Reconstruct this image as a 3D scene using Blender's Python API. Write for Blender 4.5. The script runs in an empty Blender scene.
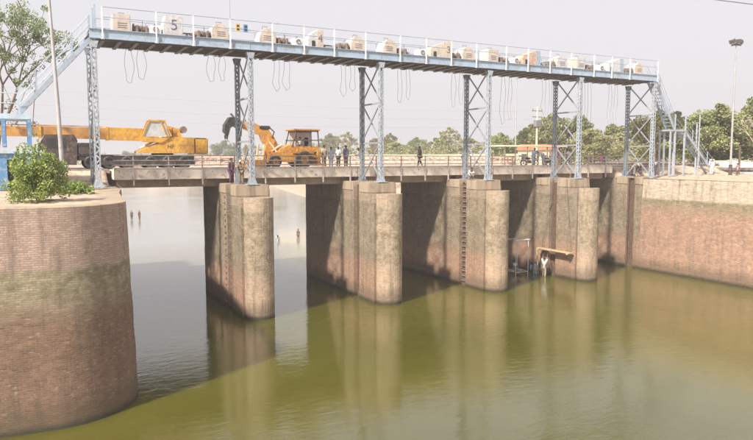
import bpy, bmesh, math, random
from mathutils import Vector, Matrix, noise
R = math.radians
random.seed(7)
scn = bpy.context.scene
col = scn.collection

# ------------------------------------------------------------------ camera, sky, sun, exposure
cam_d = bpy.data.cameras.new('camera'); cam = bpy.data.objects.new('camera', cam_d); col.objects.link(cam)
cam.location = (-4.09, -44.64, 11.26); cam.rotation_euler = (R(90-5.28), 0, R(-27.99))
cam_d.sensor_width = 36; cam_d.lens = 32.13; cam_d.clip_start = .1; cam_d.clip_end = 6000
scn.camera = cam
SUN_EL, SUN_DIR = R(42), Vector((-1, -.50, 0)).normalized()      # SUN_DIR: towards the sun, on the ground plane
w = bpy.data.worlds.new("World"); scn.world = w; w.use_nodes = True
nt = w.node_tree; nt.nodes.clear()
sky = nt.nodes.new('ShaderNodeTexSky'); sky.sky_type = 'NISHITA'; sky.sun_disc = False
sky.sun_elevation = SUN_EL; sky.sun_rotation = math.atan2(SUN_DIR.x, SUN_DIR.y)
sky.dust_density = 6; sky.air_density = 1.2; sky.ozone_density = 1
pale = nt.nodes.new('ShaderNodeMix'); pale.data_type = 'RGBA'
pale.inputs[0].default_value = .8
pale.inputs[7].default_value = (9.0, 8.62, 8.9, 1)                  # milky dust-laden overcast veil
bg = nt.nodes.new('ShaderNodeBackground'); bg.inputs[1].default_value = .073
ow = nt.nodes.new('ShaderNodeOutputWorld')
nt.links.new(sky.outputs[0], pale.inputs[6]); nt.links.new(pale.outputs[2], bg.inputs[0]); nt.links.new(bg.outputs[0], ow.inputs[0])
sun_d = bpy.data.lights.new('sun', 'SUN'); sun_d.energy = 4.7; sun_d.angle = R(2.6); sun_d.color = (1, .93, .83)
sun = bpy.data.objects.new('sun', sun_d); col.objects.link(sun)
sv = SUN_DIR*math.cos(SUN_EL)+Vector((0, 0, math.sin(SUN_EL)))
sun.rotation_euler = (-sv).to_track_quat('-Z', 'Y').to_euler(); sun.location = (-60, -40, 80)
scn.view_settings.view_transform = 'Standard'; scn.view_settings.look = 'None'
scn.view_settings.exposure = .60; scn.view_settings.gamma = 1
scn.render.engine = 'CYCLES'
scn.cycles.volume_bounces = 0; scn.cycles.max_bounces = 6

# ------------------------------------------------------------------ materials
def newmat(name):
    m = bpy.data.materials.new(name); m.use_nodes = True
    n = m.node_tree; b = n.nodes['Principled BSDF']; return m, n, b
def N(n, t, **k):
    x = n.nodes.new(t)
    for a, v in k.items():
        if a in ('op',): x.operation = v
        else: setattr(x, a, v)
    return x
def rgb(c): return (c[0], c[1], c[2], 1)
def noise_tex(n, scale, detail=4, rough=.6, vec=None, dist=0):
    t = N(n, 'ShaderNodeTexNoise'); t.inputs['Scale'].default_value = scale; t.inputs['Detail'].default_value = detail
    t.inputs['Roughness'].default_value = rough; t.inputs['Distortion'].default_value = dist
    if vec: n.links.new(vec, t.inputs['Vector'])
    return t.outputs['Fac']
def ramp(n, fac, a, b, ca=(0, 0, 0), cb=(1, 1, 1)):
    r = N(n, 'ShaderNodeValToRGB'); r.color_ramp.elements[0].position = a; r.color_ramp.elements[1].position = b
    r.color_ramp.elements[0].color = rgb(ca); r.color_ramp.elements[1].color = rgb(cb)
    n.links.new(fac, r.inputs[0]); return r.outputs[0]
def mixc(n, fac, a, b, blend='MIX'):
    m = N(n, 'ShaderNodeMix', data_type='RGBA', blend_type=blend)
    for i, v in ((0, fac), (6, a), (7, b)):
        if isinstance(v, (int, float)): m.inputs[i].default_value = v
        elif isinstance(v, tuple): m.inputs[i].default_value = rgb(v)
        else: n.links.new(v, m.inputs[i])
    return m.outputs[2]
def math_(n, op, a, b=0, c=None):
    m = N(n, 'ShaderNodeMath', op=op)
    for i, v in ((0, a), (1, b)) + (((2, c),) if c is not None else ()):
        if isinstance(v, (int, float)): m.inputs[i].default_value = v
        else: n.links.new(v, m.inputs[i])
    return m.outputs[0]
def bump(n, b, h, strength=.4, dist=.02, prev=None):
    x = N(n, 'ShaderNodeBump'); x.inputs['Strength'].default_value = strength; x.inputs['Distance'].default_value = dist
    n.links.new(h, x.inputs['Height'])
    if prev: n.links.new(prev, x.inputs['Normal'])
    n.links.new(x.outputs[0], b.inputs['Normal']); return x.outputs[0]
def pos(n, sep=False):
    g = N(n, 'ShaderNodeNewGeometry')
    if not sep: return g.outputs['Position']
    s = N(n, 'ShaderNodeSeparateXYZ'); n.links.new(g.outputs['Position'], s.inputs[0]); return g.outputs['Position'], s.outputs

def simple(name, c, rough=.6, metal=0, var=.25, scale=3, dirt=None, dirt_amt=.3, bump_s=0):
    m, n, b = newmat(name); P = pos(n)
    f = noise_tex(n, scale, 5, .6, P)
    lo = tuple(x*(1-var) for x in c); hi = tuple(min(1, x*(1+var)) for x in c)
    o = ramp(n, f, .3, .7, lo, hi)
    if dirt:
        f2 = noise_tex(n, scale*2.3, 6, .7, P, .5)
        o = mixc(n, ramp(n, f2, .62-dirt_amt*.4, .72-dirt_amt*.25), o, dirt)
    n.links.new(o, b.inputs['Base Color']); b.inputs['Roughness'].default_value = rough; b.inputs['Metallic'].default_value = metal
    if bump_s: bump(n, b, noise_tex(n, scale*8, 4, .6, P), bump_s, .02)
    return m

def masonry(name, plaster, band, lower, zt, zb, brick=.5, mossy=.5, row=.1, bw=.27, joint=(.42, .36, .28)):
    """old river masonry: clean top, bleached high-water band, red-brown brick below; zones follow the water marks"""
    m, n, b = newmat(name)
    P, S = pos(n, True); z = S[2]
    uv = N(n, 'ShaderNodeUVMap').outputs[0]
    sc = N(n, 'ShaderNodeMapping'); n.links.new(uv, sc.inputs[0])
    wob = N(n, 'ShaderNodeVectorMath'); wob.operation = 'ADD'
    nz = N(n, 'ShaderNodeTexNoise'); nz.inputs['Scale'].default_value = 2.6; n.links.new(uv, nz.inputs['Vector'])
    ss = N(n, 'ShaderNodeVectorMath'); ss.operation = 'SCALE'; ss.inputs[3].default_value = .09
    n.links.new(nz.outputs['Color'], ss.inputs[0]); n.links.new(uv, wob.inputs[0]); n.links.new(ss.outputs[0], wob.inputs[1])
    bt = N(n, 'ShaderNodeTexBrick'); n.links.new(wob.outputs[0], bt.inputs['Vector'])
    bt.inputs['Scale'].default_value = 1; bt.inputs['Brick Width'].default_value = bw; bt.inputs['Row Height'].default_value = row
    bt.inputs['Mortar Size'].default_value = .014; bt.inputs['Mortar Smooth'].default_value = .3; bt.inputs['Bias'].default_value = 0
    bt.inputs['Color1'].default_value = (.62, .62, .62, 1); bt.inputs['Color2'].default_value = (1.2, 1.2, 1.2, 1); bt.inputs['Mortar'].default_value = (1, 1, 1, 1)
    big = noise_tex(n, .45, 6, .65, P, .6); mid = noise_tex(n, 2.2, 6, .7, P, .4); fine = noise_tex(n, 12, 5, .7, P)
    strk = N(n, 'ShaderNodeMapping'); strk.inputs['Scale'].default_value = (1.6, 1.6, .18); n.links.new(P, strk.inputs[0])
    streak = noise_tex(n, 1.5, 6, .7, strk.outputs[0])
    # wandering zone heights
    zz = math_(n, 'ADD', z, math_(n, 'MULTIPLY', math_(n, 'SUBTRACT', big, .5), 1.1))
    zz = math_(n, 'ADD', zz, math_(n, 'MULTIPLY', math_(n, 'SUBTRACT', mid, .5), .8))
    ftop = ramp(n, math_(n, 'MULTIPLY_ADD', math_(n, 'SUBTRACT', z, zt), 1.6, .5), .3, .62)
    flow = ramp(n, math_(n, 'MULTIPLY_ADD', math_(n, 'SUBTRACT', zz, zb), .55, .5), .15, .85)
    lowc = mixc(n, ramp(n, mid, .35, .7), lower, tuple(x*1.45 for x in lower))
    fm = N(n, 'ShaderNodeMapping'); fm.inputs['Scale'].default_value = (1, 1, 2.4); n.links.new(P, fm.inputs[0])
    flk = noise_tex(n, 4.5, 3, .6, fm.outputs[0], .3)
    lowc = mixc(n, math_(n, 'MULTIPLY', ramp(n, flk, .58, .74), .3), lowc, tuple(min(1, x*1.9) for x in band))
    bandc = mixc(n, ramp(n, mid, .4, .62), band, tuple(x*.5 for x in (band[0], band[1]*.98, band[2]*.8)))
    bandc = mixc(n, math_(n, 'MULTIPLY', ramp(n, big, .45, .65), mossy), bandc, (.15, .13, .07))
    topc = mixc(n, ramp(n, streak, .35, .75), plaster, tuple(x*.72 for x in plaster))
    c = mixc(n, flow, lowc, bandc); c = mixc(n, ftop, c, topc)
    patch = noise_tex(n, 1.1, 7, .68, P, .5)
    c = mixc(n, math_(n, 'MULTIPLY', ramp(n, patch, .60, .68), .28), c, tuple(min(1, x*1.25) for x in plaster))
    c = mixc(n, math_(n, 'MULTIPLY', math_(n, 'SUBTRACT', 1, ramp(n, patch, .36, .39)), .35), c, tuple(x*.62 for x in lower))
    # dark drip stains
    c = mixc(n, math_(n, 'MULTIPLY', ramp(n, streak, .52, .72), .62), c, (.07, .055, .045))
    c = mixc(n, brick*.8, c, bt.outputs['Color'], 'MULTIPLY')
    c = mixc(n, math_(n, 'MULTIPLY', bt.outputs['Fac'], brick*.8), c, joint)
    # damp algae-dark foot with an uneven edge, then the wet line itself
    damp = ramp(n, math_(n, 'ADD', z, math_(n, 'MULTIPLY', math_(n, 'ADD', mid, streak), -1.1)), -.2, .75)
    c = mixc(n, math_(n, 'MULTIPLY', math_(n, 'SUBTRACT', 1, damp), .6), c, (.10, .075, .04))
    wet = ramp(n, math_(n, 'ADD', z, math_(n, 'MULTIPLY', mid, -.35)), .4, .68)
    c = mixc(n, wet, (.05, .04, .025), c)
    n.links.new(c, b.inputs['Base Color']); b.inputs['Roughness'].default_value = .9
    p = bump(n, b, fine, .5, .03)
    hb = math_(n, 'SUBTRACT', 1, bt.outputs['Fac'])
    bump(n, b, hb, .9*brick+.1, .035, p)
    return m

M = {}
M['abut'] = masonry('pinkish brick abutment', (.48, .345, .28), (.42, .36, .25), (.175, .10, .064), 6.9, 5.3, .7, .35, .088, .25, (.24, .185, .13))
M['pier'] = masonry('pier flank brick', (.36, .27, .195), (.32, .25, .175), (.30, .17, .11), 8.0, 3.6, .8, .5)
M['nose'] = masonry('pier nose render', (.46, .35, .25), (.42, .325, .235), (.38, .27, .19), 7.7, 3.2, .6, .12, .12)
M['cap'] = masonry('pier cap block', (.46, .36, .26), (.5, .4, .3), (.4, .3, .2), 6, 3, .35, .1, .35, .9)
M['wall'] = masonry('right wing wall brick', (.62, .50, .385), (.33, .27, .155), (.33, .185, .125), 7.45, 6.6, .85, .45)
M['concrete'] = simple('weathered deck concrete', (.74, .64, .55), .9, var=.22, scale=1.2, dirt=(.30, .23, .18), dirt_amt=.15, bump_s=.3)
M['girder'] = simple('girder concrete', (.42, .33, .25), .9, var=.25, scale=1.5, dirt=(.13, .09, .06), dirt_amt=.1, bump_s=.3)
M['parapet'] = simple('pale pink parapet', (.62, .47, .40), .85, var=.18, scale=2, dirt=(.4, .22, .16), dirt_amt=.2)
M['rail'] = simple('faded red oxide rail', (.42, .31, .27), .6, var=.3, scale=3, dirt=(.60, .55, .52), dirt_amt=.6)
M['steel'] = simple('pale blue grey steel paint', (.38, .45, .54), .45, .15, var=.12, scale=2, dirt=(.30, .25, .22), dirt_amt=.18)
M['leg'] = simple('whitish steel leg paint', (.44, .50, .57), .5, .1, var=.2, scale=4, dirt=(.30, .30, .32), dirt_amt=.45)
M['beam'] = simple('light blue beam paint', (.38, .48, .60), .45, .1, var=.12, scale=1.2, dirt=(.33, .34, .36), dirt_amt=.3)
M['back_leg'] = simple('shaded grey blue leg steel', (.27, .32, .38), .5, .15, var=.2, scale=4, dirt=(.2, .19, .19), dirt_amt=.3)  # back legs: the shade they stand in is mixed into the colour
M['brace'] = simple('grimy brace paint', (.30, .32, .35), .5, .1, var=.2, scale=4)
M['guide'] = simple('dark rusty guide steel', (.10, .07, .055), .7, .1, var=.5, scale=4, dirt=(.22, .12, .07), dirt_amt=.4)
M['wire'] = simple('grey wire', (.30, .29, .30), .6)
M['dark_steel'] = simple('dark grimy steel', (.15, .14, .14), .6, .3, var=.3, scale=2, dirt=(.22, .16, .12), dirt_amt=.3)
M['white'] = simple('chalky white paint', (.74, .75, .77), .5, var=.07, scale=2, dirt=(.5, .44, .38), dirt_amt=.15)
M['hood'] = simple('cream winch hood paint', (.58, .58, .59), .55, var=.14, scale=3.5, dirt=(.42, .33, .27), dirt_amt=.3)
M['rusthood'] = simple('peeling cream cover paint', (.58, .50, .42), .6, var=.16, scale=2.5, dirt=(.42, .28, .2), dirt_amt=.2)
M['orange_rust'] = simple('orange primer paint', (.52, .27, .15), .6, var=.3, scale=3, dirt=(.6, .5, .42), dirt_amt=.5)
M['rust'] = simple('brown rusty machinery', (.23, .17, .14), .7, .2, var=.5, scale=5, dirt=(.4, .36, .33), dirt_amt=.25)
M['yellow'] = simple('crane yellow paint', (.70, .38, .05), .5, var=.18, scale=2.5, dirt=(.42, .24, .10), dirt_amt=.4)
M['boom'] = simple('crane boom orange paint', (.58, .29, .08), .45, var=.25, scale=1.5, dirt=(.42, .36, .3), dirt_amt=.2)
M['jcb'] = simple('digger orange yellow paint', (.72, .33, .045), .5, var=.25, scale=3, dirt=(.38, .20, .09), dirt_amt=.45)
M['black'] = simple('sooty black', (.035, .032, .032), .6, var=.4, scale=3, dirt=(.12, .10, .09), dirt_amt=.3)
M['maroon'] = simple('dark maroon cab paint', (.075, .052, .047), .5, var=.3, scale=2, dirt=(.2, .17, .14), dirt_amt=.3)
M['tyre'] = simple('dusty tyre rubber', (.10, .09, .085), .9, var=.3, scale=6)
M['blue'] = simple('blue wash paint', (.11, .26, .48), .7, var=.15, scale=1.5, dirt=(.45, .42, .38), dirt_amt=.25)
M['paleblue'] = simple('faded blue frame paint', (.42, .55, .66), .6, var=.15, scale=2, dirt=(.5, .45, .4), dirt_amt=.25)
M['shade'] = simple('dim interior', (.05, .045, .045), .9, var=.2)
M['pole'] = simple('galvanised pole', (.42, .41, .42), .5, .2, var=.15, scale=1.5, dirt=(.34, .29, .27), dirt_amt=.15)
M['dirt'] = simple('sandy ground', (.52, .405, .30), .95, var=.18, scale=.8, dirt=(.33, .26, .19), dirt_amt=.4, bump_s=.5)
M['road'] = simple('dusty road', (.33, .27, .225), .95, var=.15, scale=.7, dirt=(.22, .18, .16), dirt_amt=.35, bump_s=.2)
M['cream'] = simple('cream wall paint', (.72, .64, .45), .85, var=.1, scale=.5, dirt=(.5, .4, .3), dirt_amt=.2)
M['tile'] = simple('orange roof', (.50, .20, .11), .85, var=.25, scale=1.5)
M['skin'] = simple('brown skin', (.20, .11, .07), .6, var=.1)
M['hair'] = simple('black hair', (.015, .013, .012), .6, var=.1)
M['wood'] = simple('pale plank wood', (.55, .42, .27), .8, var=.25, scale=4, dirt=(.3, .2, .12), dirt_amt=.3)
M['glass'] = simple('dusty glass', (.55, .56, .56), .15, var=.2)
M['ink'] = simple('dark number paint', (.16, .12, .18), .7, var=.2, scale=8)
M['yellow_mark'] = simple('ochre board paint', (.6, .42, .12), .6, var=.2)
M['pink'] = simple('pink cloth', (.65, .22, .38), .8, var=.2)
for nme, c in dict(c_white=(.72, .72, .74), c_blue=(.16, .30, .55), c_ltblue=(.42, .52, .62), c_brown=(.30, .16, .08), c_dark=(.10, .09, .10),
                   c_purple=(.13, .07, .11), c_grey=(.22, .21, .22), c_khaki=(.22, .17, .11), c_pink=(.6, .35, .38), c_cream=(.6, .5, .36)).items():
    M[nme] = simple(nme[2:]+' cloth', c, .9, var=.15, scale=6)

def leafmat(name, a, b_, c_):
    m, n, b = newmat(name)
    g = N(n, 'ShaderNodeNewGeometry')
    r = N(n, 'ShaderNodeValToRGB'); r.color_ramp.elements[0].color = rgb(a); r.color_ramp.elements[1].color = rgb(c_)
    e = r.color_ramp.elements.new(.5); e.color = rgb(b_)
    n.links.new(g.outputs['Random Per Island'], r.inputs[0])
    oi = N(n, 'ShaderNodeObjectInfo'); hs = N(n, 'ShaderNodeHueSaturation')
    n.links.new(math_(n, 'MULTIPLY_ADD', oi.outputs['Random'], .05, .475), hs.inputs['Hue'])
    n.links.new(math_(n, 'MULTIPLY_ADD', oi.outputs['Random'], .5, .75), hs.inputs['Value'])
    n.links.new(r.outputs[0], hs.inputs['Color']); n.links.new(hs.outputs[0], b.inputs['Base Color'])
    b.inputs['Roughness'].default_value = .6
    tr = N(n, 'ShaderNodeBsdfTranslucent'); n.links.new(hs.outputs[0], tr.inputs[0])
    mx = N(n, 'ShaderNodeMixShader'); mx.inputs[0].default_value = .3
    n.links.new(b.outputs[0], mx.inputs[1]); n.links.new(tr.outputs[0], mx.inputs[2])
    n.links.new(mx.outputs[0], n.nodes['Material Output'].inputs[0])
    return m
M['leaf'] = leafmat('tree leaves', (.12, .15, .045), (.26, .29, .10), (.42, .42, .20))
M['leaf_dry'] = leafmat('dusty leaves', (.18, .17, .07), (.28, .26, .11), (.36, .31, .16))
M['leaf_bush'] = leafmat('bush leaves', (.15, .25, .05), (.28, .40, .09), (.44, .52, .18))
M['leaf_grey'] = leafmat('grey green leaves', (.12, .17, .06), (.22, .28, .12), (.34, .38, .2))
M['bark'] = simple('bark', (.20, .15, .11), .9, var=.3, scale=6)
M['barkpale'] = simple('pale bark', (.42, .36, .28), .9, var=.3, scale=6)

def watermat():
    m, n, b = newmat('silty green water')
    P = pos(n)
    f = noise_tex(n, .06, 4, .6, P, .8)
    c = ramp(n, f, .35, .7, (.086, .082, .006), (.124, .115, .014))
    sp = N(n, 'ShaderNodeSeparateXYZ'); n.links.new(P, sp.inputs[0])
    sky_pale = N(n, 'ShaderNodeMapRange'); sky_pale.inputs[1].default_value = 8; sky_pale.inputs[2].default_value = 45; n.links.new(sp.outputs[1], sky_pale.inputs[0])
    c = mixc(n, sky_pale.outputs[0], c, (.33, .32, .29))          # pond above the barrage coloured pale to stand in for reflected sky
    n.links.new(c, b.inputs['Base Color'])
    b.inputs['Subsurface Weight'].default_value = .75; b.inputs['Subsurface Radius'].default_value = (1, .9, .6); b.inputs['Subsurface Scale'].default_value = 2.5
    b.inputs['IOR'].default_value = 2.05; b.inputs['Specular IOR Level'].default_value = .5
    f3 = noise_tex(n, .12, 3, .5, P, .5)
    n.links.new(math_(n, 'MULTIPLY_ADD', ramp(n, f3, .45, .65), .05, .03), b.inputs['Roughness'])
    mp = N(n, 'ShaderNodeMapping'); mp.inputs['Rotation'].default_value = (0, 0, R(28)); mp.inputs['Scale'].default_value = (.7, 1.6, 1)
    n.links.new(P, mp.inputs[0])
    h = math_(n, 'ADD', noise_tex(n, 1.6, 3, .55, mp.outputs[0], .4), math_(n, 'MULTIPLY', noise_tex(n, 6, 3, .6, mp.outputs[0]), .40))
    patch = ramp(n, noise_tex(n, .09, 3, .5, P, 1), .35, .65, (.35, .35, .35), (1, 1, 1))
    h = math_(n, 'MULTIPLY', h, patch)
    bump(n, b, h, .16, .10)
    return m
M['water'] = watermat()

# ------------------------------------------------------------------ mesh building
class MB:
    def __init__(s): s.v = []; s.f = []; s.uv = {}; s.sm = []
    def add(s, vs, fs, smooth=False):
        o = len(s.v); s.v += [tuple(x) for x in vs]; s.f += [tuple(i+o for i in f) for f in fs]; s.sm += [smooth]*len(fs); return s
    def box(s, x0, x1, y0, y1, z0, z1):
        return s.add([(x0, y0, z0), (x1, y0, z0), (x1, y1, z0), (x0, y1, z0), (x0, y0, z1), (x1, y0, z1), (x1, y1, z1), (x0, y1, z1)],
                     [(0, 3, 2, 1), (4, 5, 6, 7), (0, 1, 5, 4), (1, 2, 6, 5), (2, 3, 7, 6), (3, 0, 4, 7)])
    def bevbox(s, x0, x1, y0, y1, z0, z1, b=.03):
        bm = bmesh.new(); bmesh.ops.create_cube(bm, size=1)
        for v in bm.verts: v.co = Vector(((x0+x1)/2+v.co.x*(x1-x0), (y0+y1)/2+v.co.y*(y1-y0), (z0+z1)/2+v.co.z*(z1-z0)))
        bmesh.ops.bevel(bm, geom=bm.edges[:], offset=b, segments=2, affect='EDGES')
        bm.verts.ensure_lookup_table()
        s.add([v.co[:] for v in bm.verts], [[v.index for v in f.verts] for f in bm.faces]); bm.free(); return s
    def bar(s, p0, p1, a, b=None, up=(0, 0, 1)):
        b = b or a; p0 = Vector(p0); p1 = Vector(p1); d = (p1-p0).normalized(); up = Vector(up)
        if abs(d.dot(up)) > .98: up = Vector((0, 1, 0))
        x = d.cross(up).normalized()*a/2; y = x.cross(d).normalized()*b/2
        vs = [p+i*x+j*y for p in (p0, p1) for i, j in ((-1, -1), (1, -1), (1, 1), (-1, 1))]
        return s.add(vs, [(0, 1, 2, 3), (7, 6, 5, 4), (0, 4, 5, 1), (1, 5, 6, 2), (2, 6, 7, 3), (3, 7, 4, 0)])
    def tube(s, pts, r, n=8, caps=True):
        pts = [Vector(p) for p in pts]; k = len(pts); rs = r if isinstance(r, (list, tuple)) else [r]*k
        vs = []; fs = []; up = None
        for i, p in enumerate(pts):
            d = (pts[min(i+1, k-1)]-pts[max(i-1, 0)])
            d = d.normalized() if d.length else Vector((0, 0, 1))
            if up is None: up = Vector((0, 0, 1)) if abs(d.z) < .9 else Vector((1, 0, 0))
            x = d.cross(up).normalized(); y = x.cross(d).normalized(); up = y
            for j in range(n):
                a = 2*math.pi*j/n; vs.append(p+(x*math.cos(a)+y*math.sin(a))*rs[i])
        for i in range(k-1):
            for j in range(n): fs.append((i*n+j, i*n+(j+1) % n, (i+1)*n+(j+1) % n, (i+1)*n+j))
        s.add(vs, fs, True)
        if caps: s.add(vs[:n], [tuple(range(n))][:1]); s.add(vs[-n:], [tuple(reversed(range(n)))])
        return s
    def prism(s, poly, a0, a1, axis='y'):
        """poly of 2-D points; axis 'y': points are (x,z) pushed along y; 'z': (x,y) pushed along z; 'x': (y,z) along x"""
        mk = {'y': lambda p, a: (p[0], a, p[1]), 'z': lambda p, a: (p[0], p[1], a), 'x': lambda p, a: (a, p[0], p[1])}[axis]
        n = len(poly); vs = [mk(p, a0) for p in poly]+[mk(p, a1) for p in poly]
        fs = [tuple(range(n)), tuple(reversed(range(n, 2*n)))]+[(i, i+n, (i+1) % n+n, (i+1) % n) for i in range(n)]
        return s.add(vs, fs)
    def ring(s, c, r0, r1, wd, axis='y', n=20):
        """annulus solid (tyre-like) centred c, axis y"""
        vs = []; fs = []
        prof = [(r0, -wd/2), (r1*.97, -wd/2), (r1, -wd/4), (r1, wd/4), (r1*.97, wd/2), (r0, wd/2)]
        for i in range(n):
            a = 2*math.pi*i/n
            for r, t in prof:
                q = (r*math.cos(a), t, r*math.sin(a)) if axis == 'y' else (t, r*math.cos(a), r*math.sin(a))
                vs.append((c[0]+q[0], c[1]+q[1], c[2]+q[2]))
        k = len(prof)
        for i in range(n):
            for j in range(k): fs.append((i*k+j, i*k+(j+1) % k, ((i+1) % n)*k+(j+1) % k, ((i+1) % n)*k+j))
        return s.add(vs, fs, True)
    def disc(s, c, r, wd, n=16, axis='y'):
        p = [(r*math.cos(2*math.pi*i/n), r*math.sin(2*math.pi*i/n)) for i in range(n)]
        if axis == 'y': return s.prism([(c[0]+a, c[2]+b) for a, b in p], c[1]-wd/2, c[1]+wd/2, 'y')
        if axis == 'x': return s.prism([(c[1]+a, c[2]+b) for a, b in p], c[0]-wd/2, c[0]+wd/2, 'x')
        return s.prism([(c[0]+a, c[1]+b) for a, b in p], c[2]-wd/2, c[2]+wd/2, 'z')
    def mesh(s, name, mat, fix=True):
        me = bpy.data.meshes.new(name); me.from_pydata(s.v, [], s.f)
        me.polygons.foreach_set('use_smooth', s.sm)
        if s.uv:
            l = me.uv_layers.new(name='UVMap')
            vi = [0]*len(me.loops); me.loops.foreach_get('vertex_index', vi)
            flat = []
            for i in vi: flat += s.uv.get(i, (0, 0))
            l.data.foreach_set('uv', flat)
        me.materials.append(M[mat] if isinstance(mat, str) else mat)
        if fix:
            bm = bmesh.new(); bm.from_mesh(me); bmesh.ops.recalc_face_normals(bm, faces=bm.faces); bm.to_mesh(me); bm.free()
        me.update(); return me
    def build(s, name, mat, parent=None, fix=True, **k):
        o = bpy.data.objects.new(name, s.mesh(name, mat, fix)); col.objects.link(o); o.parent = parent
        for a, b in k.items(): o[a] = b
        return o
def empty(name, loc, label=None, cat=None, group=None, rz=0):
    o = bpy.data.objects.new(name, None); col.objects.link(o); o.location = loc; o.rotation_euler = (0, 0, rz); o.empty_display_size = .3
    tag(o, label, cat, group); return o
def tag(o, label=None, cat=None, group=None, kind=None):
    if label: o['label'] = label
    if cat: o['category'] = cat
    if group: o['group'] = group
    if kind: o['kind'] = kind
    return o
def copy_tree(o, parent=None):
    c = o.copy(); col.objects.link(c); c.parent = parent
    for ch in list(o.children): copy_tree(ch, c)
    return c
def nz(p, s, seed=0): return noise.noise(Vector((p[0]*s+seed, p[1]*s-seed, p[2]*s)))

def wall_grid(mb, path, z0, z1, closed=False, du=.3, dz=.3, amp=.03, sc=.9, batter=0, rough=None, smooth=False):
    """vertical masonry face along a plan path (outward = right of travel), worn surface, UV in metres"""
    pts = []; L = 0; P = [Vector((*p, 0)) for p in path]
    if closed: P.append(P[0].copy())
    for i in range(len(P)-1):
        a, b = P[i], P[i+1]; d = (b-a); n = max(1, int(round(d.length/du)))
        for k in range(n):
            pts.append((a+d*k/n, d.normalized(), L+d.length*k/n))
        L += d.length
    if not closed: pts.append((P[-1], (P[-1]-P[-2]).normalized(), L))
    m = len(pts); nzs = max(2, int((z1-z0)/dz))
    o = len(mb.v)
    cols = m+1 if closed else m
    for i in range(cols):
        p, t, l = pts[i % m]
        if closed and i == m: l = L
        tp = pts[(i-1) % m][1] if (closed or i > 0) else t
        nn = Vector((t.y, -t.x, 0))+Vector((tp.y, -tp.x, 0)); nn.normalize()
        for k in range(nzs+1):
            z = z0+(z1-z0)*k/nzs
            q = Vector((p.x, p.y, z))
            a = amp*(rough(z) if rough else 1)
            q2 = Vector((q.x, q.y, q.z*2.2)); e = a*(nz(q, sc)+.45*nz(q2, sc*3.1, 7)+.35*nz(q2, sc*7, 3))
            if k == nzs: e = -abs(e)*.6-amp*.4*abs(nz(q, 4, 9))
            q = q+nn*(e+batter*(z1-z))
            mb.uv[len(mb.v)] = (l, z); mb.v.append(tuple(q))
    for i in range(cols-1):
        for k in range(nzs):
            a = o+i*(nzs+1)+k; mb.f.append((a, a+nzs+1, a+nzs+2, a+1)); mb.sm.append(smooth)
    # top cap
    if closed:
        top = [o+i*(nzs+1)+nzs for i in range(m)]
        base = len(mb.v)
        for j in top:
            x, y, z = mb.v[j]; mb.uv[len(mb.v)] = (x, y); mb.v.append((x, y, z))
        mb.f.append(tuple(range(base, base+m))); mb.sm.append(False)
    return mb

# ------------------------------------------------------------------ the setting
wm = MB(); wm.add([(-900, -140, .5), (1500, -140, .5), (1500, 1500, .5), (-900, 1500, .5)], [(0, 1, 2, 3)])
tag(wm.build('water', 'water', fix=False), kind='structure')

def sstep(a, b, x):
    t = max(0, min(1, (x-a)/(b-a))); return t*t*(3-2*t)
def shore_r(v): # water edge at z = .5
    pts = [(18, 49.3), (60, 51), (100, 54), (112, 58), (126, 60), (182, 72), (230, 85), (300, 88), (360, 60), (400, -50), (2000, -900)]
    if v <= 18: return 49.3
    for (a, b), (c, d) in zip(pts, pts[1:]):
        if a <= v <= c: return b+(d-b)*(v-a)/(c-a)
    return -900
def shore_l(v): return 1.2 if v < 18 else 1.2-(v-18)*.75
def height(u, v):
    top = 9.28+1.1*sstep(3.0, 5.2, v)
    wob = .07*nz((u, v, 0), .25)+.05*nz((u, v, 0), .9, 5)
    if u >= 49.31:
        if v <= 18: h = top+.25*sstep(50, 56, u)*(1-sstep(3, 5.2, v))
        else:
            d = u-shore_r(v); h = -1.2+d*.35 if d < 6 else .9+(d-6)*.03 if d < 22 else 1.4+8.6*sstep(22, 36, d)
            t = sstep(18, 26, v); h = top*(1-t)+h*t if u > 49.31 else h
        return h+wob
    if u <= 1.19:
        if v < 3.0 and u > -25: return 8.7 if (v > -8 and u < 0) else -2
        if v < -13.0: return -1.5
        if v <= 18: return top+wob*.8-.0
        d = shore_l(v)-u; h = -1+d*.35
        return min(10.4, max(h, -2))+wob if v > 22 else (top+wob)
    if v > 300:
        d = u-shore_r(v)
        if d > 0 or v > 420: return min(7, max(-1, .25*max(d, (v-420)*.2) if v > 420 else .1*d))
    if v > 18:
        d = u-shore_r(v)
        if d > 0: return -1.2+d*.35 if d < 6 else .9+(d-6)*.03 if d < 22 else 1.4+8.6*sstep(22, 36, d)
    return -2
us = [-900, -500, -250, -120, -80, -60, -45, -35, -28, -22, -18, -15, -14.1, -13.9]+[-13+.5*i for i in range(28)]+[.9, 1.19, 1.21, 10, 20, 30, 40, 46, 49.29, 49.31]
us += [49.31+.5*i for i in range(1, 30)]+[64+1.5*i for i in range(30)]+[110+5*i for i in range(16)]+[200, 250, 350, 600, 1000, 1500]
vs_ = [-140, -90, -60, -45, -30, -20, -14, -13.02, -12.98]+[-12.5+.5*i for i in range(62)]+[19+1.5*i for i in range(40)]+[80+5*i for i in range(50)]+[340, 370, 400, 430, 470, 520, 600, 800, 1100, 1500]
us = sorted(set(us)); vs_ = sorted(set(vs_))
g = MB()
for u in us:
    for v in vs_: g.v.append((u, v, height(u, v)))
nv = len(vs_)
for i in range(len(us)-1):
    for j in range(nv-1): g.f.append((i*nv+j, (i+1)*nv+j, (i+1)*nv+j+1, i*nv+j+1)); g.sm.append(True)
tag(g.build('ground', 'dirt', fix=False), kind='structure')
r1 = MB(); r1.box(-140, 1.5, 5.2, 17.4, 10.2, 10.47); r1.box(48.6, 75, 5.2, 14, 10.2, 10.47)
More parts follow.
